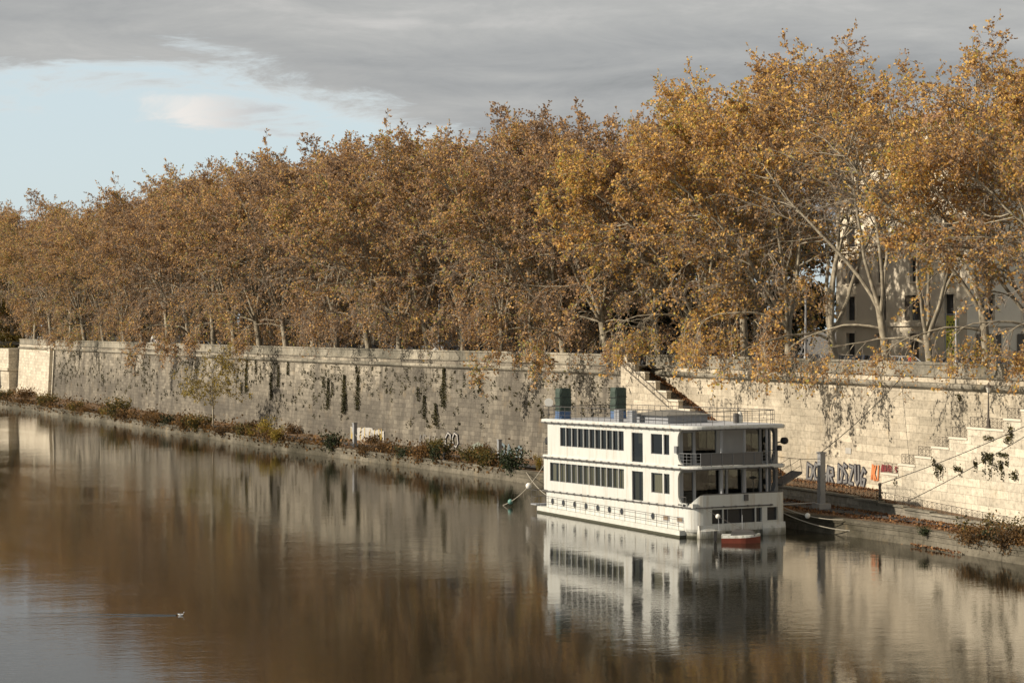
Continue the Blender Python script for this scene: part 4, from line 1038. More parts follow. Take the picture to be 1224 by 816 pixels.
# canvas-wrapped heaters on the roof
for px, pt, y_x, lab in ((674, 464, 1.0, 'tall bundle wrapped in dark green tarpaulin at the far end of the boat roof'), (740, 463, 4.3, 'tall bundle wrapped in dark green tarpaulin behind the middle of the boat roof')):
    k = kx(px); x_ = y_x; y_ = (BX + .894 * x_ - k * (BY + .447 * x_)) / (.447 + .894 * k)
    p = bw(x_, y_, Z8 + .3); top = CAM_H - (pt - HOR) / FPX * p.y
    o = empty('wrapped_bundle', tuple(p), bang, lab, 'wrapped heater'); h = top - p.z
    mb = MB(); rr0 = random.Random(px); rings = []
    for q in range(9):
        z = h * q / 8; rings.append(([(math.copysign(abs(math.cos(a)) ** .25, math.cos(a)) * .54 * (1 + .06 * rr0.uniform(-1, 1)) * (1 if q < 8 else .9), math.copysign(abs(math.sin(a)) ** .25, math.sin(a)) * .46 * (1 + .06 * rr0.uniform(-1, 1))) for a in [2 * math.pi * j / 10 for j in range(10)]], z + (.0 if q else .0)))
    loft(mb, rings[2:]); mb.build('tarpaulin', M_tarp, o)
    mb = MB(); loft(mb, [(r_[0], r_[1]) for r_ in rings[:3]]); mb.build('blue_cover', M_blue, o)
    mb = MB()
    for z in (h * .45, h * .7): mb.tube([(math.copysign(abs(math.cos(.314 * 2 * j)) ** .25, math.cos(.6283 * j)) * .6, math.copysign(abs(math.sin(.6283 * j)) ** .25, math.sin(.6283 * j)) * .52, z + .05 * math.sin(j)) for j in range(11)], .02, 4, cap=False)
    mb.build('strap', M_blk, o)

# small red motorboat moored at the near end
k0 = (862 - 612) / FPX
Yd = 36000 / (648 - HOR); cxp = kx(884) * Yd
o = empty('motorboat', (cxp, Yd, 0), R(-8), 'small red and white motorboat with grey canopy beside the large white boat', 'boat')
mb = MB(); st = []
Ld = 2.9
for q in range(9):
    t = q / 8; x = -Ld * .42 + Ld * t * .92; w = .78 * (1 if t < .5 else math.cos((t - .5) * math.pi) ** .7 if t < 1 else .0) + .01; zt_ = .34 + .12 * t * t
    st.append([(x, -w, zt_), (x, -w * .85, -.12), (x, 0, -.22), (x, w * .85, -.12), (x, w, zt_)])
idx = [[mb.vert(p) for p in r_] for r_ in st]
for a, b in zip(idx, idx[1:]):
    for j in range(4): mb.face((a[j], a[j + 1], b[j + 1], b[j]))
mb.face(idx[0]); mb.build('hull', M_red, o)
mb = MB(); idx = [[mb.vert((r_[0][0], r_[0][1], r_[0][2])), mb.vert((r_[0][0], r_[0][1] * .9, r_[0][2] + .16)), mb.vert((r_[0][0], 0, r_[0][2] + .2)), mb.vert((r_[0][0], -r_[0][1] * .9, r_[0][2] + .16)), mb.vert((r_[0][0], -r_[0][1], r_[0][2]))] for r_ in st]
for a, b in zip(idx, idx[1:]):
    for j in range(4): mb.face((a[j], a[j + 1], b[j + 1], b[j]))
mb.face(idx[0]); mb.build('deck', M_white, o)
mb = MB(); loft(mb, [([(-.6, -.55), (1.1, -.45), (1.1, .45), (-.6, .55)], .5), ([(-.5, -.5), (1.0, -.4), (1.0, .4), (-.5, .5)], .78), ([(-.2, -.3), (.7, -.25), (.7, .25), (-.2, .3)], .9)]); mb.build('canopy', M_rail, o)
mb = MB(); mb.tube([(.2, 0, .8), (.2, 0, 1.9)], .02, 4); mb.tube([(-1.4, .3, .5), (-1.45, .3, 1.6)], .015, 4); mb.build('antenna', M_lgrey, o)
mb = MB(); mb.box((-1.75, -.18, .1), (-1.55, .18, .75)); mb.box((-1.72, -.08, -.25), (-1.6, .08, .1)); mb.build('outboard_motor', M_blk, o)

# steel mooring posts
def pylon(px, py_b, py_t, n, wpx, lab, base=False):
    Yb = None
    s = s_at(px, n); p = Vector(wp(s, n, QZ)); h = CAM_H - (py_t - HOR) / FPX * p.y - QZ
    o = empty('mooring_post', tuple(p), wrot(s), lab, 'mooring post'); r = wpx * p.y / FPX / 2
    mb = MB(); mb.box((-r, -r, -.4), (r, r, h)); mb.box((-r * 1.25, -r * 1.25, h - .1), (r * 1.25, r * 1.25, h)); mb.box((-r * 1.1, -r * 1.1, h * .55), (r * 1.1, r * 1.1, h * .55 + .12)); mb.build('post', M_galv, o)
    if base:
        mb = MB(); mb.box((-.55, -.5, -.1), (.55, .5, .5)); mb.build('base_block', M_conc, o)
    return o, p, h
P1 = pylon(982, 603, 540, -4.6, 7, 'tall grey steel mooring post on a pale concrete block right of the boat', True)
P2 = pylon(597, 557, 525, -6.2, 4.2, 'grey steel mooring post on the quay left of the boat')
P3 = pylon(424, 532, 505, -5.9, 4.2, 'grey steel mooring post in front of the white graffiti block')
s_ = s_at(1052, -2.3); p = wp(s_, -2.3, TZ - .4)
o = empty('iron_post', p, 0, 'short dark iron post grown with ivy at the railing, cable tied to it', 'post')
mb = MB(); mb.lathe((0, 0, 0), [(.1, 0), (.1, 1.5), (.13, 1.55), (.13, 1.7), (.05, 1.75)], 8); mb.build('shaft', M_iron, o)
mb = MB(); leafquads(mb, [(rnd.gauss(0, .12), rnd.gauss(0, .12), rnd.uniform(-.6, 1.0)) for _ in range(70)], .15, rnd); mb.build('ivy', M_moss, o)

def rope(name, a, b, sag, r, mat, label, cat='rope', n=14, floats=()):
    a = Vector(a); b = Vector(b); mb = MB(); pts = []
    for k in range(n + 1):
        t = k / n; q = a.lerp(b, t); q.z -= sag * 4 * t * (1 - t); pts.append(q - a)
    mb.tube(pts, r, 5)
    if floats:
        o = empty(name, tuple(a), 0, label, cat); mb.build('line', mat, o)
        for t, rad, m in floats:
            q = a.lerp(b, t) - a; q.z -= sag * 4 * t * (1 - t)
            fb = MB(); fb.lathe((q.x, q.y, q.z - rad), [(rad * .3, 0), (rad * .85, rad * .4), (rad, rad), (rad * .85, rad * 1.6), (rad * .3, rad * 2)], 10); fb.build('float', m, o, smooth=True)
    else:
        o = mb.build(name, mat); o.location = a; tag(o, label, cat)
    return o
top1 = P1[1] + Vector((0, 0, P1[2]))
sK = s_at(1076, REC - .05); rope('steel_cable', top1, wp(sK, REC - .05, z_at(453, sK, REC)), .25, .03, M_cable, 'dark cable from the tall post up to the top of the pale wall', 'cable')
sK2 = s_at(1290, -.1); rope('steel_cable', Vector(p) + Vector((0, 0, 1.65)), wp(sK2, -.1, z_at(478, sK2)), .3, .03, M_cable, 'dark cable from the ivy-grown iron post rising past the right staircase', 'cable')
rope('steel_cable', bw(W + .05, 1.5, Z5 + .6), P1[1] + Vector((0, 0, P1[2] * .88)), .1, .02, M_cable, 'thin wire between the boat side and the tall post', 'cable')
# low strut from hull to post base, mooring ropes
rope('mooring_strut', bw(W, 1.0, 2.0), P1[1] + Vector((-.5, 0, .55)), 0, .06, M_galv, 'grey steel strut from the boat hull to the concrete block', 'strut')
for k, (z0, px, n_, mat, lab) in enumerate(((1.9, 1008, -7.6, M_rope, 'pale mooring rope from the boat to the near quay edge, upper one'), (1.5, 1017, -7.3, M_rope, 'pale mooring rope from the boat to the near quay edge, lower one'))):
    s_ = s_at(px, n_); rope('mooring_rope', bw(W, .5, z0), wp(s_, n_, QZ + .05 - .75 * k), .25, .035, mat, lab, floats=((.42, .2, M_buoyw),) if k == 0 else ())
s_ = s_at(560, -8.5)
rope('mooring_rope', bw(.3, L + .05, 4.3), (kx(600) * 150.5, 150.5 + 17, 0.02), .55, .03, M_rope, 'pale rope with white and green floats at the far end of the boat', floats=((.38, .26, M_buoyw), (.82, .22, M_buoyg)))
s_ = s_at(628, -7.5); rope('mooring_rope', bw(.6, L, 1.6), wp(s_, -7.5, QZ), .3, .03, M_rope, 'thin rope from the stern platform to the quay left of the boat')
s_ = s_at(424, -5.9); rope('mooring_rope', wp(s_, -5.9, 2.6), wp(s_at(449, -8.8), -8.8, .8), .1, .03, M_rope, 'slanting rope from the left steel post to the quay edge')
rope('mooring_line', bw(.9, -.12, 2.15), (cxp + 0.6, Yd, .8), .1, .015, M_cable, 'thin line with a white fender hanging to the small red motorboat', floats=((.32, .17, M_buoyw),))

# ------------------------------------------------------------------ plane trees
class Tree:
    def __init__(s, seed): s.r = random.Random(seed); s.wood = MB(); s.twig = MB(); s.leaf = MB()
    def rv(s): return Vector((s.r.gauss(0, 1), s.r.gauss(0, 1), s.r.gauss(0, 1)))
    def path(s, p, d, L, n, wob, trop):
        P = [Vector(p)]; d = d.normalized(); D = [d.copy()]
        for k in range(n):
            d = (d + s.rv() * wob + trop * (1.0 / n)).normalized(); P.append(P[-1] + d * (L / n)); D.append(d.copy())
        return P, D
    def at(s, P, D, t):
        k = min(int(t * (len(P) - 1)), len(P) - 2); f = t * (len(P) - 1) - k
        return P[k].lerp(P[k + 1], f), D[k + 1]
    def side(s, d, ang):
        a = s.rv(); a = (a - d * a.dot(d)); a = a.normalized() if a.length > .01 else d.orthogonal().normalized()
        return (d * math.cos(ang) + a * math.sin(ang)).normalized()
    def twigs(s, p, d, L, nl, lsize):
        P, D = s.path(p, d, L, 2, .25, Vector((0, 0, -.35)))
        s.twig.tube(P, .020, 3, .008, cap=False)
        for _ in range(2):
            q, dd = s.at(P, D, s.r.uniform(.2, .95)); e = q + s.side(dd, .8) * L * s.r.uniform(.35, .7); s.twig.tube([q, e], .012, 3, .007, cap=False)
            for _ in range(nl // 3):
                s.addleaf(q.lerp(e, s.r.uniform(.3, 1.1)), lsize)
        for _ in range(nl - 2 * (nl // 3)):
            q, dd = s.at(P, D, s.r.uniform(.15, 1)); s.addleaf(q + s.rv() * .09, lsize)
    def addleaf(s, c, size):
        r = s.r; a = Vector((r.uniform(-1, 1), r.uniform(-1, 1), r.uniform(-1, .6)))
        if a.length < .1: return
        a.normalize(); b = a.cross(s.rv()); 
        if b.length < .05: return
        b.normalize(); h = size * r.uniform(.6, 1.2) * .5
        s.leaf.poly([c - a * h, c + b * h * .85 - a * h * .1, c + a * h * 1.1, c - b * h * .85 - a * h * .1])
    def sub(s, p, d, L, r0, nt, lsize, nl, droop=0.0):
        P, D = s.path(p, d, L, 4, .19, Vector((0, 0, -.12 - droop)))
        s.twig.tube(P, r0, 4, r0 * .4, cap=False)
        for k in range(nt):
            t = s.r.uniform(.15, 1); q, dd = s.at(P, D, t)
            s.twigs(q, s.side(dd, s.r.uniform(.4, 1.1)), s.r.uniform(.55, 1.15), nl, lsize)
        s.twigs(P[-1], D[-1], .9, nl, lsize)
    def branch(s, p, d, L, r0, nsub, nt, lsize, nl, droop=0.0, up=.18, leafy=None):
        P, D = s.path(p, d, L, 6, .13, Vector((0, 0, up - droop)))
        s.wood.tube(P, r0, 5, r0 * .35, cap=False)
        dens = s.r.uniform(.2, 1.35) if leafy is None else leafy
        for k in range(nsub):
            t = .18 + .82 * (k + s.r.random()) / nsub; q, dd = s.at(P, D, t)
            n2 = max(0, int(round(nl * dens * s.r.uniform(.6, 1.3))))
            s.sub(q, s.side(dd, s.r.uniform(.45, 1.0)), s.r.uniform(1.4, 2.9) * (1.1 - .4 * t), r0 * .38, nt, lsize, n2, droop)
        s.sub(P[-1], D[-1], 2.2, r0 * .35, nt, lsize, int(nl * dens), droop)

def make_tree(seed, H=27.0, limbs=5, spread=.42, droop_limbs=2, nt=6, nl=8, lsize=.25, nbr=10, lean=.12, dl=(5.5, 8.0), dg=-.7, tlow=.2, thin=1.0, veil=0, leafmat_=M_leaf, fork=None, label=None):
    T = Tree(seed); r = T.r
    hf = fork or r.uniform(3.2, 6.0)
    P, D = T.path((0, 0, -.3), Vector((r.gauss(0, .05), lean, 1)), hf + .3, 5, .03, Vector((0, 0, .1)))
    T.wood.tube(P, .42, 9, .30, cap=False); T.wood.tube([(0, 0, -.4), (0, .02, .5)], .58, 9, .41, cap=False)
    top = P[-1]; a0 = r.uniform(0, 6.28)
    for i in range(limbs):
        az = a0 + 6.283 * i / limbs + r.gauss(0, .25); tilt = r.uniform(.26, spread + .25) if i else .1
        d = Vector((math.cos(az) * math.sin(tilt), math.sin(az) * math.sin(tilt) + lean * .3, math.cos(tilt)))
        L = (H - hf) * (r.uniform(.70, .84) if i == 0 else r.uniform(.56, .76))
        st, _ = T.at(P, D, r.uniform(.82, 1.0))
        LP, LD = T.path(st, d, L, 10, .09, Vector((math.cos(az) * .12, math.sin(az) * .12 + .04, .25)))
        T.wood.tube(LP, .19, 7, .05, cap=False)
        for k in range(nbr):
            t = tlow + (1 - tlow) * (k + r.random()) / nbr; q, dd = T.at(LP, LD, t)
            bl_ = (3.6 + 3.6 * math.sin(math.pi * min(1, t * .95))) * r.uniform(.75, 1.15)
            out = Vector((q.x, q.y, 0)); out = out.normalized() if out.length > .3 else Vector((math.cos(az), math.sin(az), 0))
            bd = (T.side(dd, r.uniform(.55, 1.15)) + out * .45).normalized()
            low = max(0, .55 - t) * 1.9
            T.branch(q, bd, bl_, .085 * (1.2 - .5 * t), 6, nt, lsize, nl, droop=low * 1.3, leafy=(r.uniform(.1, .9) if t < .45 else r.uniform(.4, 1.3) if t < .7 else r.uniform(.9, 1.6)) * (thin if t < .72 else 1))
        for _ in range(3): T.branch(LP[-1], T.side(LD[-1], r.uniform(.3, .9)), r.uniform(2.6, 4.0), .055, 5, nt, lsize, nl, up=0, leafy=1.5)
    for i in range(droop_limbs):       # long low arching limbs, towards the river (+y)
        az = math.pi / 2 + r.gauss(0, .75); d = Vector((math.cos(az), math.sin(az), .55))
        st, _ = T.at(P, D, r.uniform(.6, 1.0))
        LP, LD = T.path(st, d, r.uniform(*dl), 8, .11, Vector((0, .1, dg)))
        T.wood.tube(LP, .13, 6, .035, cap=False)
        for k in range(5):
            q, dd = T.at(LP, LD, .35 + .65 * (k + r.random()) / 5)
            T.branch(q, T.side(dd, .7), r.uniform(1.6, 3.2), .04, 4, nt, lsize, nl + 1, droop=1.0, up=0)
    for i in range(veil):       # short arching lower limbs whose twigs veil the trunk
        az = 6.283 * i / veil + r.gauss(0, .3); st, _ = T.at(P, D, r.uniform(.75, 1.0))
        LP, LD = T.path(st, Vector((math.cos(az), math.sin(az), .6)), r.uniform(5, 7.5), 7, .11, Vector((0, 0, -.75)))
        T.wood.tube(LP, .09, 5, .025, cap=False)
        for k in range(5):
            q, dd = T.at(LP, LD, .3 + .7 * (k + r.random()) / 5)
            T.branch(q, T.side(dd, .8), r.uniform(1.4, 2.8), .03, 3, nt - 2, lsize, nl, droop=.8, up=0, leafy=r.uniform(.4, .9))
    root = empty('plane_tree', (0, 0, 0), 0, label or 'plane tree', 'tree')
    T.wood.build('trunk', M_bark, root, smooth=True)
    # crown: leaves and their twigs in one mesh
    n = len(T.leaf.v); c = T.leaf; off = len(c.v)
    tw = T.twig; c.v += tw.v; c.f += [tuple(i + off for i in f) for f in tw.f]; c.uv += tw.uv; c.m += [1] * len(tw.f)
    c.build('crown', [leafmat_, M_twig], root)
    return root
LB_ = dict(leafmat_=M_leaf_b)
PROTO = [make_tree(11, 27.5, 5, .42, 0, veil=3, **LB_), make_tree(23, 26.5, 6, .45, 1, veil=3, **LB_), make_tree(37, 28.5, 5, .36, 1, nl=9, veil=3, **LB_), make_tree(52, 27, 5, .48, 0, veil=3, **LB_), make_tree(61, 29, 6, .40, 1, nl=9, veil=3, **LB_)]
PROTO_D = [make_tree(71, 27, 5, .42, 2, dl=(8, 10), dg=-1.05, **LB_)]
PROTO_G = [make_tree(73, 28, 6, .45, 2, dl=(7.5, 10), dg=-.9), make_tree(74, 28, 6, .42, 1, veil=3)]
PROTO_S = [make_tree(91, 27, 4, .42, 1, nbr=9, nt=4, nl=6, dl=(7, 9), dg=-.8, tlow=.45, thin=.12), make_tree(93, 28, 4, .40, 1, nbr=9, nt=4, nl=6, dl=(8, 10), dg=-.8, tlow=.45, thin=.12)]
PROTO_B = [make_tree(77, 29, 6, .42, 0, veil=1, **LB_), make_tree(85, 30.5, 5, .4, 0, veil=1, **LB_)]
HS = [(-100, 1.22), (30, 1.22), (70, 1.0), (120, 1.03), (150, .9), (168, .95), (195, 1.1), (300, 1.08), (450, 1.06), (540, 1.0), (640, .96), (700, 1.0), (760, .99), (800, .98), (850, 1.04), (880, 1.06), (950, 1.03), (1050, .99), (1150, .91), (1300, .9)]
def hscale(px): return float(np.interp(px, [a for a, b in HS], [b for a, b in HS]))
used = set()
def place_tree(proto, s, n, sc, rot, label, group, z=ROAD):
    t = proto if id(proto) not in used else copy_tree(proto)
    used.add(id(proto))
    t.location = wp(s, n, z); t.rotation_euler = (0, 0, wrot(s) + rot); t.scale = (sc * tr.uniform(.9, 1.1), sc, sc * tr.uniform(.97, 1.03))
    t['label'] = label; t['category'] = 'tree'; t['group'] = group
    return t
tr = random.Random(99)
# the trunks of the front row, by their column in the photograph
cols = [-60, -32, -8, 16, 42, 62, 84, 103, 126, 149, 172, 202, 228, 256, 283, 312, 344, 374, 404, 443, 478, 515, 556, 600, 640, 676, 728, 790, 838, 893, 944, 1000, 1062, 1115, 1180, 1250, 1330]
marks = [(1224, "picture's right edge"), (1000, 'silver graffiti'), (760, 'left staircase head'), (597, 'middle steel post'), (424, 'left steel post'), (255, 'leaning sapling'), (63, "grey wall's far corner")]
ORD = ['first', 'second', 'third', 'fourth', 'fifth', 'sixth', 'seventh', 'eighth', 'ninth']
def near_label(px, others):
    m = min(marks, key=lambda q: abs(q[0] - px)); sideL = px < m[0]
    k = len([o_ for o_ in others if (o_ < m[0]) == sideL and abs(o_ - m[0]) < abs(px - m[0])])
    return f"{ORD[min(k, 8)]} front-row plane tree {'left' if sideL else 'right'} of the {m[1]}"
looks = {}
for i, px in enumerate(cols):
    s = s_at(px, 5.0 if px < 760 else 5.6)
    n = (1.9 if px < 742 else 4.9) + tr.uniform(-.2, .3)
    ysc = hscale(px)
    pk = tr.choice(PROTO) if i >= 5 else PROTO[i]
    if px in (676, 228): pk = PROTO_D[0]
    if px in (838, 893, 944, 1250, 1330): pk = PROTO_G[px % 2]
    if 985 < px < 1200: pk = tr.choice(PROTO_S)
    lab = near_label(px, cols)
    place_tree(pk, s_at(px, n), n, ysc * tr.uniform(.95, 1.04), tr.uniform(-.55, .55), lab, 'plane trees in the front row behind the parapet')
GB = 'plane trees in the rows behind the front row'
LB = 'plane tree of the rows behind, seen only through and above the front-row trees'
for row, (n0, ds, pr) in enumerate(((12.5, 10.5, PROTO_B + PROTO[:2]), (22.5, 11.5, PROTO_B))):
    s = s_at(1290, n0)
    while s < s_at(-60, n0):
        pxc = px_of(wp(s, n0))
        sc = tr.uniform(.9, 1.02) * hscale(pxc)
        skip = (row == 1 and pxc > 945) or 940 < pxc < 1225; pr_ = PROTO_S if pxc > 945 else pr
        if not skip:
            place_tree(tr.choice(pr_), s + tr.uniform(-1.5, 1.5), n0 + tr.uniform(-.6, .6), sc, tr.uniform(0, 6.28), LB, GB)
        s += ds * (1 + max(0, (s - 400)) / 500)
# dark evergreens in the middle behind the planes
def blob_tree(name, seed, H, Wd, mat, count, ls, label, cat, trunk=.3, zlow=.12, n_lobe=26):
    r = random.Random(seed); root = empty(name, (0, 0, 0), 0, label, cat); w = MB()
    w.tube([(0, 0, -.3), (r.uniform(-.2, .2), r.uniform(-.2, .2), H * .4), (r.uniform(-.3, .3), r.uniform(-.3, .3), H * .85)], trunk, 7, trunk * .25)
    lf = MB()
    for k in range(n_lobe):
        t = r.uniform(zlow, 1); rad = Wd * .5 * math.sin(math.pi * min(1, .15 + t * .82)) ** .6; a = r.uniform(0, 6.28)
        c = Vector((math.cos(a) * rad * r.uniform(.3, .95), math.sin(a) * rad * r.uniform(.3, .95), H * t * .95)); lr = Wd * r.uniform(.13, .22)
        w.tube([(0, 0, c.z * .7), tuple(c)], .05 * trunk / .3, 4, .02)
        for _ in range(count // n_lobe):
            v = Vector((r.gauss(0, 1), r.gauss(0, 1), r.gauss(0, 1))).normalized() * lr * r.uniform(.3, 1.08)
            v.z *= .8; leafquads(lf, [c + v], ls, r)
    w.build('trunk', M_bark, root); lf.build('crown', mat, root); return root
ev = blob_tree('evergreen_tree', 5, 13, 9, M_leaf_gr, 9000, .42, '', 'tree')
k = 0
for px, n, sc in ((645, 33, .9), (690, 34, 1.0), (735, 36, 1.1), (775, 34, 1.15), (815, 36, 1.3), (848, 32, 1.2), (880, 34, 1.35), (915, 31, 1.3), (950, 33, 1.25), (585, 40, .8), (330, 36, .9), (250, 36, 1.), (170, 36, 1), (100, 36, 1), (410, 42, .9), (70, 34, 1.2), (40, 33, 1.3), (12, 33, 1.3), (-20, 32, 1.3)):
    t = ev if k == 0 else copy_tree(ev); t.location = wp(s_at(px, n), n, ROAD - .1); t.scale = (sc, sc, sc); t.rotation_euler = (0, 0, k * 1.3)
    tag(t, 'dark evergreen tree in the shade across the road behind the plane trunks', 'tree', 'dark evergreens behind the plane trees'); k += 1
# olive-green tree at the far left edge
wl = blob_tree('leafy_tree', 9, 24, 11, M_leaf_ol, 16000, .36, 'olive-green tree at the far left edge beside the bridge', 'tree', .4, .05, 40)
wl.location = wp(s_at(-4, -1.5), -1.5, QZ + 2.5)

# ------------------------------------------------------------------ plants on the bank
def bush(seed, w, h, mat, cnt, ls, stems=9):
    r = random.Random(seed); root = empty('shrub', (0, 0, 0)); st = MB(); lf = MB()
    for k in range(stems):
        a = r.uniform(0, 6.28); e = Vector((math.cos(a) * w * .5 * r.uniform(.3, 1), math.sin(a) * w * .4 * r.uniform(.3, 1), h * r.uniform(.45, 1)))
        P = [Vector((e.x * .1, e.y * .1, -.1)), e * .5 + Vector((0, 0, h * .12)), e]; st.tube(P, .025, 4, .008)
        for _ in range(cnt // stems):
            t = r.uniform(.15, 1.1); q = P[0].lerp(P[1], t * 2) if t < .5 else P[1].lerp(P[2], t * 2 - 1)
            leafquads(lf, [q + Vector((r.gauss(0, 1), r.gauss(0, 1), r.gauss(0, .8))) * w * .11], ls, r, .3)
    st.build('stems', M_twig, root); lf.build('foliage', mat, root); return root
B = {'o': bush(1, 3.2, 1.7, M_leaf_bush, 1300, .22, 14), 'g': bush(2, 3.0, 1.9, M_leaf_gr, 1100, .2, 12), 'b': bush(3, 3.6, 1.3, M_leaf_bb, 1100, .2, 16), 'y': bush(4, 2.6, 2.6, M_leaf_yel, 900, .2, 11), 'w': bush(5, 1.6, 1.5, M_leaf_bush, 150, .17, 6)}
nm = {'o': 'olive and orange bushy shrub', 'g': 'dark green shrub', 'b': 'low brown weedy shrub', 'y': 'tall yellow shrub', 'w': 'sparse leafy weed'}
bl = [(8, -10.5, 'o', 1.2), (28, -10.8, 'b', 1.2), (45, -10.5, 'o', 1.5), (57, -10.2, 'o', 1.7), (90, -10, 'o', 1.4), (101, -9.6, 'b', 1.2), (113, -9.4, 'o', 1.6), (126, -9, 'y', .8), (139, -9, 'o', 1.5), (152, -8.8, 'b', 1.5), (165, -8.6, 'o', 1.5), (178, -8.5, 'b', 1.3), (190, -8.4, 'b', 1.5), (201, -8.3, 'g', 1.1), (209, -8.2, 'o', 1.5), (224, -8.1, 'b', 1.5), (236, -8, 'o', 1.4), (222, -8.3, 'g', .9), (243, -8.2, 'o', 1.1), (270, -7.8, 'b', 1.3), (291, -8, 'o', 1.2), (301, -8.2, 'y', .8), (318, -7.2, 'y', 1.5), (327, -8, 'b', 1.1), (332, -8.5, 'y', 1.1), (396, -8.6, 'g', 1.15), (392, -8.0, 'o', 1.0), (437, -8.3, 'b', 1.1), (460, -7.4, 'b', 1), (483, -8.3, 'g', .85), (490, -7.6, 'o', 1.2), (505, -8.2, 'b', 1.3), (522, -8.3, 'g', .95), (528, -7.5, 'o', 1.2), (553, -8.1, 'b', 1.4), (566, -7.6, 'o', 1.1), (584, -8.0, 'o', 1.0), (613, -8.0, 'g', 1.3), (618, -7.5, 'o', 1.25), (643, -6, 'y', .6), (1155, -6.4, 'w', 1.3), (1162, -6.5, 'b', .9), (1178, -6.3, 'b', 1.0), (1190, -6.2, 'g', .8), (1206, -6.6, 'b', 1.0), (1226, -6.2, 'b', 1.0), (1180, -2.7, 'w', 1.0), (1195, -2.8, 'w', 1.1), (1216, -2.8, 'w', 1.2), (1104, -6.9, 'g', .35), (470, -.8, 'b', 1), (445, -.9, 'b', .9), (520, -.8, 'o', .8), (575, -.9, 'b', 1.0), (640, -1.0, 'o', .8), (350, -1, 'b', 1), (300, -1, 'b', 1), (30, -5, 'b', 1.5), (50, -4, 'o', 1)]
done = set(); rb = random.Random(12); allc = [b[0] for b in bl]
marks_b = [(1224, 'the right edge'), (982, 'the tall post'), (640, 'the white boat'), (597, 'the middle post'), (424, 'the left post'), (255, 'the leaning sapling'), (63, 'the bright wall'), (0, 'the bridge')]
bl = [q for i_, q in enumerate(bl) if i_ % 4 != 2 or q[0] > 1100 or q[2] in 'gy']; bl.sort(key=lambda q: q[0])
for px, n, kd, sc in bl:
    o = B[kd] if kd not in done else copy_tree(B[kd]); done.add(kd)
    s = s_at(px, n); o.location = wp(s, n, QZ - (.25 if n < n_edge(s) + .6 else .05) + (.9 if n == -2.7 or n == -2.8 else 0) * 0); fz = rb.uniform(.6, 1.05); o.scale = (sc * rb.uniform(.7, 1), sc * rb.uniform(.7, 1), sc * fz); o.rotation_euler = (0, 0, rb.uniform(0, 6.3))
    m = min(marks_b, key=lambda q: abs(q[0] - px)); sd = px < m[0]
    kk = len([1 for q in bl if q[2] == kd and (q[0] < m[0]) == sd and abs(q[0] - m[0]) < abs(px - m[0])])
    w_ = 'at the foot of the wall' if -1.5 < n < 0 else 'on the quay edge' if n < -5.5 else 'below the iron railing' if n > -3 else 'on the bank'
    tag(o, f"{ORD[min(kk, 8)]} {nm[kd].replace(' and orange bushy', '').replace(' weedy', '')} {w_} {'left' if sd else 'right'} of {m[1]}", 'shrub', 'shrubs and weeds along the quay')
# remaining weeds as ground cover, and loose fallen leaves
mb = MB(); r = random.Random(21); pts = []
for _ in range(26000):
    s = r.uniform(s_at(640, -5), SL - 20); t = r.choice((r.uniform(-1.9, -.1), r.gauss(0, .55)))
    n = t if t < -.9 and r.random() < .4 else qn(s) - .25 + abs(r.gauss(0, .6))
    c = .5 + mnoise.noise(Vector((s * .12, n, 3)))
    if r.random() > c + .15: continue
    pts.append(wp(s, n, QZ + abs(r.gauss(.32, .4)) * (.5 + 1.2 * c) - (.9 * r.random() if n < qn(s) + .2 else 0)))
leafquads(mb, pts, .38, r, .6); tag(mb.build('bank_weeds', M_leaf_bb), 'low brown and green weeds covering the bank along the quay edge', 'ground cover', kind='stuff')
mb = MB(); pts = []
for _ in range(13000):
    z = 0
    q = r.random()
    if q < .35: s = r.uniform(S0, sG + 8); n = r.choice((-2.75 - abs(r.gauss(0, .6)), n_edge(s) + 1.0 + abs(r.gauss(0, .8)))); z = QZ + .12
    elif q < .55: s = r.uniform(s_at(1110, 0), sA); n = r.choice((-2.0 + abs(r.gauss(0, .5)), 2.9 - abs(r.gauss(0, .6)))); z = tz(s) + .05
    elif q < .68:
        t = r.random(); a_, b_ = S_R - .1, s_at(946, REC); s = a_ + (b_ - a_) * t; n = REC - abs(r.gauss(0, .35)); z = (ROAD - .2) + (TZ - ROAD + .2) * t + .06
    elif q < .69: s = r.uniform(s_at(1150, -7), s_at(1090, -7)); n = n_edge(s) - .3 - abs(r.gauss(0, .3)); z = .12
    else: s = r.uniform(s_at(640, -4), SL - 60); n = r.uniform(-6.5, -.3); z = QZ + .12
    pts.append(wp(s, n, z + r.random() * .07))
leafquads(mb, pts, .2, r); tag(mb.build('fallen_leaves', M_litter), 'brown fallen plane leaves scattered over the quay, terrace and stairs', 'leaves', kind='stuff')

# leaning sapling on the bank
root = empty('sapling', wp(s_at(255, -7.6), -7.6, QZ), wrot(s_at(255)), 'thin leaning sapling with sparse yellow leaves on the bank in front of the grey wall', 'tree')
T = Tree(5); P, D = T.path((0, 0, 0), Vector((.22, 0, 1)), 8.5, 7, .02, Vector((.05, 0, 0)))
T.wood.tube(P, .13, 6, .04)
for k in range(17):
    q, dd = T.at(P, D, .35 + .65 * k / 17); a = T.side(dd, 1.0); T.branch(q + Vector((0, 0, 0)), a, T.r.uniform(2.2, 4.2), .035, 4, 4, .24, 6, droop=.2, leafy=1.2)
T.wood.build('trunk', M_bark, root); c = T.leaf; off = len(c.v); tw = T.twig; c.v += tw.v; c.f += [tuple(i + off for i in f) for f in tw.f]; c.uv += tw.uv; c.m += [1] * len(tw.f)
c.build('crown', [M_leaf_yel, M_twig], root)

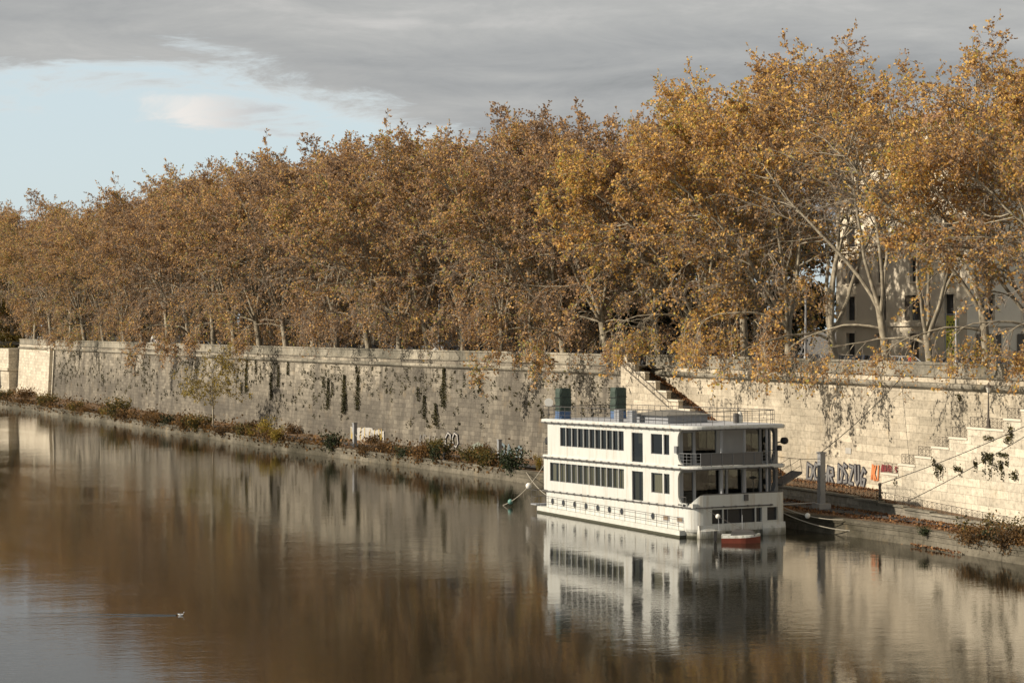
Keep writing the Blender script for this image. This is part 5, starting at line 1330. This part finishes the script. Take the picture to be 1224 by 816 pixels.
# small dark bollard and stone kerb blocks on the quay
p = wp(s_at(531, -8.2), -8.2, QZ); o = empty('bollard', p, 0, 'short black iron bollard on the quay edge below the rounded graffiti', 'bollard')
mb = MB(); mb.lathe((0, 0, 0), [(.22, 0), (.16, .1), (.14, .55), (.24, .62), (.26, .72), (.1, .82)], 10); mb.build('body', M_blk, o)

# ------------------------------------------------------------------ cars parked and driving behind the parapet
def car_proto(paint):
    root = empty('parked_car', (0, 0, 0), 0, '', 'car')
    sec = [(-2.05, .45, .80, .62), (-1.95, .3, .93, .74), (-1.3, .22, .98, .84), (-.9, .22, .99, .85), (.9, .22, .99, .86), (1.3, .22, .95, .85), (1.85, .28, .78, .78), (2.05, .42, .62, .62)]
    mb = MB(); R_ = []
    for x, zb_, zt_, hw in sec:
        R_.append([mb.vert(p) for p in ((x, -hw * .95, zb_), (x, -hw, (zb_ + zt_) / 2), (x, -hw * .93, zt_), (x, hw * .93, zt_), (x, hw, (zb_ + zt_) / 2), (x, hw * .95, zb_))])
    for a, b in zip(R_, R_[1:]):
        for j in range(6): mb.face((a[j], a[(j + 1) % 6], b[(j + 1) % 6], b[j]))
    mb.face(R_[0]); mb.face(R_[-1]); 
    # roof and pillars
    top = [(-1.35, .72, 1.38), (-.9, .68, 1.46), (.1, .66, 1.46), (.45, .64, 1.40)]
    R2 = [[mb.vert((x, -hw, z)), mb.vert((x, -hw, z + .04)), mb.vert((x, hw, z + .04)), mb.vert((x, hw, z))] for x, hw, z in top]
    for a, b in zip(R2, R2[1:]):
        for j in range(4): mb.face((a[j], a[(j + 1) % 4], b[(j + 1) % 4], b[j]))
    mb.face(R2[0]); mb.face(R2[-1])
    for sx in (-1, 1):
        for (xa_, za), (xb_, zb_) in (((-1.85, .95), (-1.33, 1.40)), ((-.5, .97), (-.45, 1.46)), ((1.15, .98), (.43, 1.42)), ((.25, .97), (.2, 1.45))):
            mb.tube([(xa_, sx * .80, za), (xb_, sx * .67, zb_)], .045, 4)
    b_ = mb.build('body', paint, root)
    mb = MB(); lo_ = [(-1.82, .76, .95), (-.9, .8, .97), (.9, .8, .97), (1.15, .76, .96)]; hi = [(-1.33, .67, 1.37), (-.9, .655, 1.45), (.1, .64, 1.45), (.43, .62, 1.39)]
    A = [[mb.vert((x, -h, z)) for x, h, z in lo_], [mb.vert((x, -h, z)) for x, h, z in hi], [mb.vert((x, h, z)) for x, h, z in hi], [mb.vert((x, h, z)) for x, h, z in lo_]]
    for q in (0, 2):
        for j in range(3): mb.face((A[q][j], A[q][j + 1], A[q + 1][j + 1], A[q + 1][j]))
    mb.face((A[0][0], A[1][0], A[2][0], A[3][0])); mb.face((A[0][3], A[1][3], A[2][3], A[3][3])); mb.build('windows', M_dglass, root)
    for x in (-1.3, 1.3):
        for y in (-.78, .78):
            mb = MB(); mb.tube([(0, -.1, 0), (0, .1, 0)], .31, 12); w_ = mb.build('wheel', M_tyre, root); w_.location = (x, y, .31)
            m2 = MB(); m2.tube([(0, -.11, 0), (0, .11, 0)], .19, 10); m2.build('rim', M_lgrey, w_)
    for y in (-.58, .58):
        mb = MB(); mb.box((1.9, y - .14, .55), (2.06, y + .14, .7)); mb.build('headlight', M_lamp, root)
        mb = MB(); mb.box((-2.06, y - .14, .62), (-1.95, y + .14, .78)); mb.build('tail_light', M_gred, root)
    return root
paints = {}
def pm(n_, c): paints[n_] = plain('car_paint_' + n_, c, .25, var=.04, spec=.6)
pm('white', (.72, .72, .70)); pm('black', (.015, .016, .018)); pm('silver', (.38, .39, .40)); pm('dark_blue', (.03, .045, .08)); pm('red', (.30, .03, .03))
CP = {k_: car_proto(v) for k_, v in paints.items()}; cu = set(); ci = 0
carlist = [(233, 8.3, 'black'), (242, 8.3, 'silver'), (268, 8.3, 'dark_blue'), (418, 8.3, 'black'), (445, 8.3, 'black'), (462, 8.3, 'black'), (476, 8.3, 'silver'), (497, 8.3, 'black'), (514, 9, 'silver'), (552, 8.3, 'dark_blue'), (582, 8.3, 'black'), (632, 8.3, 'dark_blue'), (655, 8.5, 'black'), (690, 8.3, 'black'), (722, 8.3, 'black'), (746, 8.4, 'silver'), (766, 9, 'black'), (784, 8.3, 'black'), (803, 8.8, 'silver'), (824, 8.3, 'silver'), (845, 10.5, 'red'), (880, 8.3, 'white'), (896, 10.4, 'white'), (915, 8.4, 'silver'), (940, 8.3, 'dark_blue'), (968, 8.5, 'silver'), (1010, 8.6, 'black'), (1045, 8.4, 'dark_blue'), (1082, 8.6, 'silver'), (1152, 8.4, 'black'), (1170, 10.5, 'silver'), (1196, 8.4, 'black'), (1222, 8.4, 'black')]
seen = {}
for px, n, cname in carlist:
    o = CP[cname] if cname not in cu else copy_tree(CP[cname]); cu.add(cname)
    s = s_at(px, n); o.location = wp(s, n, ROAD - .09); o.rotation_euler = (0, 0, wrot(s) + (math.pi if n < 9.5 else 0) + tr.uniform(-.03, .03))
    m = min(marks, key=lambda q: abs(q[0] - px)); sd = px < m[0]
    kk = len([1 for q in carlist if q[2] == cname and (q[0] < m[0]) == sd and min(marks, key=lambda w_: abs(w_[0] - q[0])) == m and abs(q[0] - m[0]) < abs(px - m[0])])
    tag(o, f"{cname.replace('_', ' ')} car behind the parapet, {ORD[kk]} of its colour {'left' if sd else 'right'} of the {m[1]}"[:140], 'car', 'cars along the road behind the parapet')
# white vans at the left
def van(px, n, label):
    s = s_at(px, n); root = empty('delivery_van', wp(s, n, ROAD - .09), wrot(s), label, 'van')
    mb = MB(); loft(mb, [([(-2.5, -.95), (2.4, -.95), (2.4, .95), (-2.5, .95)], .35), ([(-2.55, -.98), (2.5, -.98), (2.5, .98), (-2.55, .98)], 1.0), ([(-2.5, -.92), (1.5, -.92), (1.5, .92), (-2.5, .92)], 2.0), ([(-2.4, -.8), (1.2, -.8), (1.2, .8), (-2.4, .8)], 2.25)]); mb.build('body', paints['white'], root)
    mb = MB(); mb.box((.3, -.985, 1.15), (1.25, .985, 1.7)); mb.build('side_window', M_dglass, root)
    for x in (-1.6, 1.6):
        for y in (-.85, .85):
            mb = MB(); mb.tube([(0, -.12, 0), (0, .12, 0)], .36, 12); w_ = mb.build('wheel', M_tyre, root); w_.location = (x, y, .36)
van(190, 8.2, 'white van behind the parapet left of the leaning sapling'); van(204, 8.4, 'second white van just right of the first behind the parapet'); van(527, 8.6, 'white van behind the parapet above the rounded graffiti')

# lamp posts on the pavement
for px, pt, lab in ((963, 335, 'tall grey lamp post above the graffiti wall right of the boat'), (525, 352, 'tall grey lamp post among the trunks above the rounded graffiti'), (1143, 372, 'grey lamp post beside the lime green banner')):
    n = 4.6; s = s_at(px, n); p = wp(s, n, ROAD); h = z_at(pt, s, n) - ROAD
    o = empty('lamp_post', p, wrot(s), lab, 'lamp post'); mb = MB(); mb.lathe((0, 0, 0), [(.19, 0), (.17, 1.2), (.12, 1.3), (.08, h)], 8); mb.build('pole', M_galv, o)
    mb = MB(); mb.tube([(0, 0, h - .1), (0, -.6, h + .35), (0, -1.8, h + .5)], .045, 6); mb.build('arm', M_galv, o)
    mb = MB(); mb.box((-.16, -2.5, h + .42), (.16, -1.7, h + .56)); mb.build('lamp_head', M_lgrey, o)
# lime banner with dark dots
n = 27.0; s = s_at(1138, n); z0, z1 = z_at(430, s, n), z_at(377, s, n)
o = empty('banner', wp(s, n, ROAD), wrot(s), 'tall lime green banner with dark dots hanging between poles at the building corner', 'banner')
M_lime = plain('lime_fabric', (.42, .40, .05), .8, var=.12)
wv = Vector((math.cos(-.55), math.sin(-.55), 0)); mb = MB()
o.rotation_euler = (0, 0, 0)
mb.box((-.55, -.03, z0 - ROAD + .2), (.55, .03, z1 - ROAD)); mb.build('fabric', M_lime, o)
mb = MB(); rd = random.Random(4)
for k in range(11):
    for j in range(4):
        cx, cz = -.42 + .28 * j + (.14 if k % 2 else 0), z0 - ROAD + .5 + (z1 - z0 - .8) * k / 11
        if cx > .5: continue
        cx += rd.uniform(-.04, .04); mb.poly([(cx + .07 * math.cos(a), -.036, cz + .1 * math.sin(a)) for a in [2 * math.pi * q / 8 for q in range(8)]])
mb.build('dots', M_blk, o)
mb = MB()
for x in (-.62, .62): mb.tube([(x, 0, 0), (x, 0, z1 - ROAD + .2)], .04, 6)
mb.tube([(-.62, 0, z1 - ROAD + .1), (.62, 0, z1 - ROAD + .1)], .03, 5); mb.build('frame', M_galv, o)

# ------------------------------------------------------------------ people behind the parapet
def person(px, n, h, face, shirt, pants, label):
    s = s_at(px, n); root = empty('person', wp(s, n, ROAD), wrot(s) + face, label, 'person')
    V_ = [((0, 0, .98), .13), ((0, 0, 1.18), .125), ((0, 0, 1.38), .15), ((0, 0, 1.5), .06), ((0, .01, 1.58), .055), ((0, .02, 1.68), .095), ((0, .02, 1.76), .08),
          ((-.19, 0, 1.42), .06), ((-.24, .02, 1.15), .045), ((-.22, .12, .92), .034), ((.19, 0, 1.42), .06), ((.24, -.02, 1.15), .045), ((.22, .06, .92), .034),
          ((-.1, 0, .92), .105), ((-.11, .08, .52), .07), ((-.11, .02, .08), .045), ((-.11, .16, .04), .04), ((.1, 0, .92), .105), ((.11, -.05, .52), .07), ((.11, -.14, .08), .045), ((.11, 0, .04), .04),
          ((-.22, .17, .84), .028), ((.22, .1, .84), .028)]
    E = [(0, 1), (1, 2), (2, 3), (3, 4), (4, 5), (5, 6), (2, 7), (7, 8), (8, 9), (2, 10), (10, 11), (11, 12), (0, 13), (13, 14), (14, 15), (15, 16), (0, 17), (17, 18), (18, 19), (19, 20), (9, 21), (12, 22)]
    k = h / 1.8; me = bpy.data.meshes.new('body'); me.from_pydata([tuple(c * k for c in v) for v, _ in V_], E, [])
    ob = bpy.data.objects.new('body', me); COL.objects.link(ob); ob.parent = root
    sk = ob.modifiers.new('skin', 'SKIN'); sk.use_smooth_shade = True
    for i, (v, rr1) in enumerate(V_): me.skin_vertices[0].data[i].radius = (rr1 * k, rr1 * k)
    me.skin_vertices[0].data[0].use_root = True
    sb = ob.modifiers.new('sub', 'SUBSURF'); sb.levels = 1; sb.render_levels = 1
    dg = bpy.context.evaluated_depsgraph_get(); m2 = bpy.data.meshes.new_from_object(ob.evaluated_get(dg)); ob.modifiers.clear(); ob.data = m2
    m2.materials.clear(); [m2.materials.append(q) for q in (shirt, pants, M_skin)]
    for p_ in m2.polygons:
        z = p_.center.z / k; p_.material_index = 2 if z > 1.52 or (z < .93 and abs(p_.center.x) > .17 * k and z > .8) else 0 if z > .95 else 1
    mb = MB(); mb.lathe((0, -.01 * k, 1.66 * k), [(.09 * k, -.06), (.112 * k, .02), (.105 * k, .1), (.06 * k, .16), (.02, .175)], 10); mb.build('hair', M_hair, root, smooth=True)
    return root
person(1121, 3.8, 1.72, 2.8, plain('black_coat', (.02, .02, .022), .8), M_grey, 'person with dark hair and black coat behind the parapet left of the lime banner')
person(1127, 4.0, 1.66, 2.5, plain('navy_coat', (.03, .04, .07), .8), M_grey, 'person in a dark blue coat behind the parapet, second left of the lime banner')
person(1138, 3.9, 1.68, .4, plain('mauve_coat', (.20, .12, .12), .8), M_grey, 'person in a mauve-brown coat behind the parapet under the lime banner')
person(1089, 4.2, 1.7, 1.4, plain('red_jacket', (.5, .04, .04), .8), M_grey, 'person in a red jacket behind the parapet left of the banner')

# ------------------------------------------------------------------ buildings behind the trees
def building(name, s0, n0, ang_len, depth, H, floors, mat, label, frame_rot=None, win=(1.25, 2.1), bays=4, bays2=4, grand=False):
    """corner nearest the camera at (s0,n0); front faces the river and runs away from the camera"""
    P0 = Vector(wp(s0, n0, ROAD)); u = Vector(wp(s0 + 12, n0, ROAD)) - P0; u.z = 0; u.normalize(); w = Vector((u.y, -u.x, 0))
    root = empty(name, tuple(P0), math.atan2(u.y, u.x), label, 'building')     # local +x away along the front, +y towards the river; depth goes to -y
    fh = H / floors; mb = MB(); wm, fr = [], []
    def face_(P, U, N, Wd, nb, tagx):
        ops = []
        for f in range(floors):
            for b in range(nb):
                c = Wd * (b + .5) / nb; ww, hh = win; z = fh * f + (fh - hh) * .45
                ops.append((c - ww / 2, z, c + ww / 2, z + hh))
        facade(mb, P, U, (0, 0, 1), N, Wd, H, ops, .3)
        return ops
    sides = [((0, 0, 0), (1, 0, 0), (0, 1, 0), ang_len, bays), ((0, -depth, 0), (0, 1, 0), (-1, 0, 0), depth, bays2)]
    allops = []
    for P, U, N, Wd, nb in sides: allops.append((P, U, N, face_(P, U, N, Wd, nb, '')))
    mb.poly([(ang_len, 0, 0), (ang_len, -depth, 0), (ang_len, -depth, H), (ang_len, 0, H)]); mb.poly([(0, -depth, 0), (ang_len, -depth, 0), (ang_len, -depth, H), (0, -depth, H)])
    mb.build('wall', mat, root)
    for si, (P, U, N, ops) in enumerate(allops):
        Pv, Uv, Nv = Vector(P), Vector(U), Vector(N); rw = random.Random(int(s0) + si)
        for k, (u0, v0, u1, v1) in enumerate(ops):
            f = MB()
            def blk(a, b, c, d, o0, o1, m=f):
                q = [Pv + Uv * x + Vector((0, 0, y)) + Nv * o_ for o_ in (o0, o1) for x, y in ((a, c), (b, c), (b, d), (a, d))]; i = [m.vert(p) for p in q]
                for ff in ((0, 1, 2, 3), (7, 6, 5, 4), (0, 4, 5, 1), (1, 5, 6, 2), (2, 6, 7, 3), (3, 7, 4, 0)): m.face([i[z] for z in ff])
            blk(u0 - .16, u1 + .16, v0 - .18, v0, .003, .16); blk(u0 - .2, u1 + .2, v1 + .003, v1 + .22, .003, .2)
            blk(u0 - .15, u0 - .003, v0, v1, .003, .08); blk(u1 + .003, u1 + .15, v0, v1, .003, .08)
            fo = f.build('window', mat, root)
            pmb = MB(); pmb.poly([Pv + Uv * x + Vector((0, 0, y)) - Nv * .28 for x, y in ((u0, v0), (u1, v0), (u1, v1), (u0, v1))]); pmb.build('pane', M_dglass, fo)
            sm = MB(); ow = (u1 - u0) / 2
            if rw.random() < .75:
                if rw.random() < .5:
                    blk(u0 + .01, u0 + ow - .01, v0 + .02, v1 - .02, -.16, -.1, sm); sm.build('shutter', M_shut, fo); sm = MB(); blk(u0 + ow + .01, u1 - .01, v0 + .02, v1 - .02, -.16, -.1, sm)
                else:
                    blk(u0 - ow + .0, u0 - .02, v0, v1, .09, .14, sm); sm.build('shutter', M_shut, fo); sm = MB(); blk(u1 + .02, u1 + ow, v0, v1, .09, .14, sm)
                sm.build('shutter', M_shut, fo)
    for lev, pr_ in ((fh * 1.0, .25), (fh * 3.0, .3), (H - .9, .35)):
        if lev < H - .5:
            m = MB(); m.box((-pr_, .003, lev), (ang_len + pr_, pr_, lev + .4)); m.box((-pr_, -depth, lev), (-.003, .003, lev + .4)); m.build('string_course', mat, root)
    m = MB(); m.box((-.7, -depth - .5, H), (ang_len + .7, .7, H + .35)); m.box((-.45, -depth - .3, H - .3), (ang_len + .4, .45, H)) if 0 else None; m.build('cornice', mat, root)
    m = MB(); loft(m, [([(-.6, -depth - .4), (ang_len + .6, -depth - .4), (ang_len + .6, .6), (-.6, .6)], H + .35), ([(2, -depth + 2.5), (ang_len - 2, -depth + 2.5), (ang_len - 2, -2.5), (2, -2.5)], H + 2.2)]); m.build('roof', M_tile, root)
    return root
building('palazzo', s_at(1156, 31), 31, 22, 20, 23, 6, M_plaster, 'tall cream palazzo with shuttered windows behind the trees at the right', bays=4, bays2=4, win=(1.5, 2.5))
for px, ln, H, fl, m, lab in ((757, 24, 8.0, 2, M_plaster_g, 'low grey-beige building behind the trees above the left staircase'), (600, 22, 12, 3, M_plaster_o, 'ochre building seen between trunks above the middle of the grey wall'), (528, 20, 10, 3, M_plaster_o, 'second ochre building seen between trunks left of the first'), (450, 26, 14, 4, M_plaster, 'cream building seen between trunks above the white graffiti'), (350, 34, 15, 4, M_plaster_g, 'grey-beige building half hidden by trunks above the leaning sapling'), (210, 46, 14, 4, M_plaster_o, 'ochre building behind the white vans'), (110, 60, 15, 4, M_plaster, 'far cream building behind the trees at the left')):
    building('city_building', s_at(px, 44), 44, ln, 14, H, fl, m, lab, bays=max(4, ln // 5), bays2=3, win=(1.1, 1.8))

# ------------------------------------------------------------------ gull swimming, with its wake
Yg = 36000 / (735.5 - HOR); xg = kx(216) * Yg
o = empty('gull', (xg, Yg, 0), R(0), 'small white gull swimming at the head of a pale wake on the open water', 'bird')
mb = MB(); GS = .7
prof = [(-.26, .01, .10), (-.2, .05, .08), (-.08, .085, .05), (.05, .085, .05), (.13, .06, .07), (.17, .035, .14), (.18, .033, .2), (.2, .042, .24), (.235, .035, .25), (.26, .012, .245)]
rg = [[mb.vert(((x) * GS, r_ * math.cos(a) * GS, (z + r_ * .9 * math.sin(a)) * GS)) for a in [2 * math.pi * j / 10 for j in range(10)]] for x, r_, z in prof]
for a, b in zip(rg, rg[1:]):
    for j in range(10): mb.face((a[j], a[(j + 1) % 10], b[(j + 1) % 10], b[j]))
mb.face(rg[0]); mb.face(rg[-1]); mb.build('body', M_feath, o, smooth=True)
for sy in (-1, 1):
    mb = MB(); mb.poly([(.06 * GS, sy * .085 * GS, .12 * GS), (-.1 * GS, sy * .1 * GS, .13 * GS), (-.36 * GS, sy * .02 * GS, .17 * GS), (-.1 * GS, sy * .06 * GS, .165 * GS)]); mb.poly([(.06 * GS, sy * .083 * GS, .118 * GS), (-.1 * GS, sy * .06 * GS, .163 * GS), (-.36 * GS, sy * .02 * GS, .168 * GS), (-.1 * GS, sy * .098 * GS, .128 * GS)]); mb.build('wing', M_grey, o)
mb = MB(); mb.tube([(.25 * GS, 0, .245 * GS), (.32 * GS, 0, .235 * GS)], .012, 5, .003); mb.build('beak', M_beak, o)
mb = MB(); rw = random.Random(2)
for arm in (-1, 1):
    pts0 = []
    for k in range(60):
        t = k / 59; x = -.25 - 8.5 * t; y = arm * (.08 + .9 * t) + .12 * math.sin(k * 1.3) * t
        pts0.append((x, y))
    for a, b in zip(pts0, pts0[1:]):
        h = .035 * (1 - abs(a[0]) / 10)
        mb.poly([(a[0], a[1] - .12, -.01), (b[0], b[1] - .12, -.01), (b[0], b[1], h), (a[0], a[1], h)]); mb.poly([(a[0], a[1], h), (b[0], b[1], h), (b[0], b[1] + .12, -.01), (a[0], a[1] + .12, -.01)])
wk = mb.build('wake', M_water); wk.location = (xg, Yg, .004); tag(wk, kind='structure')
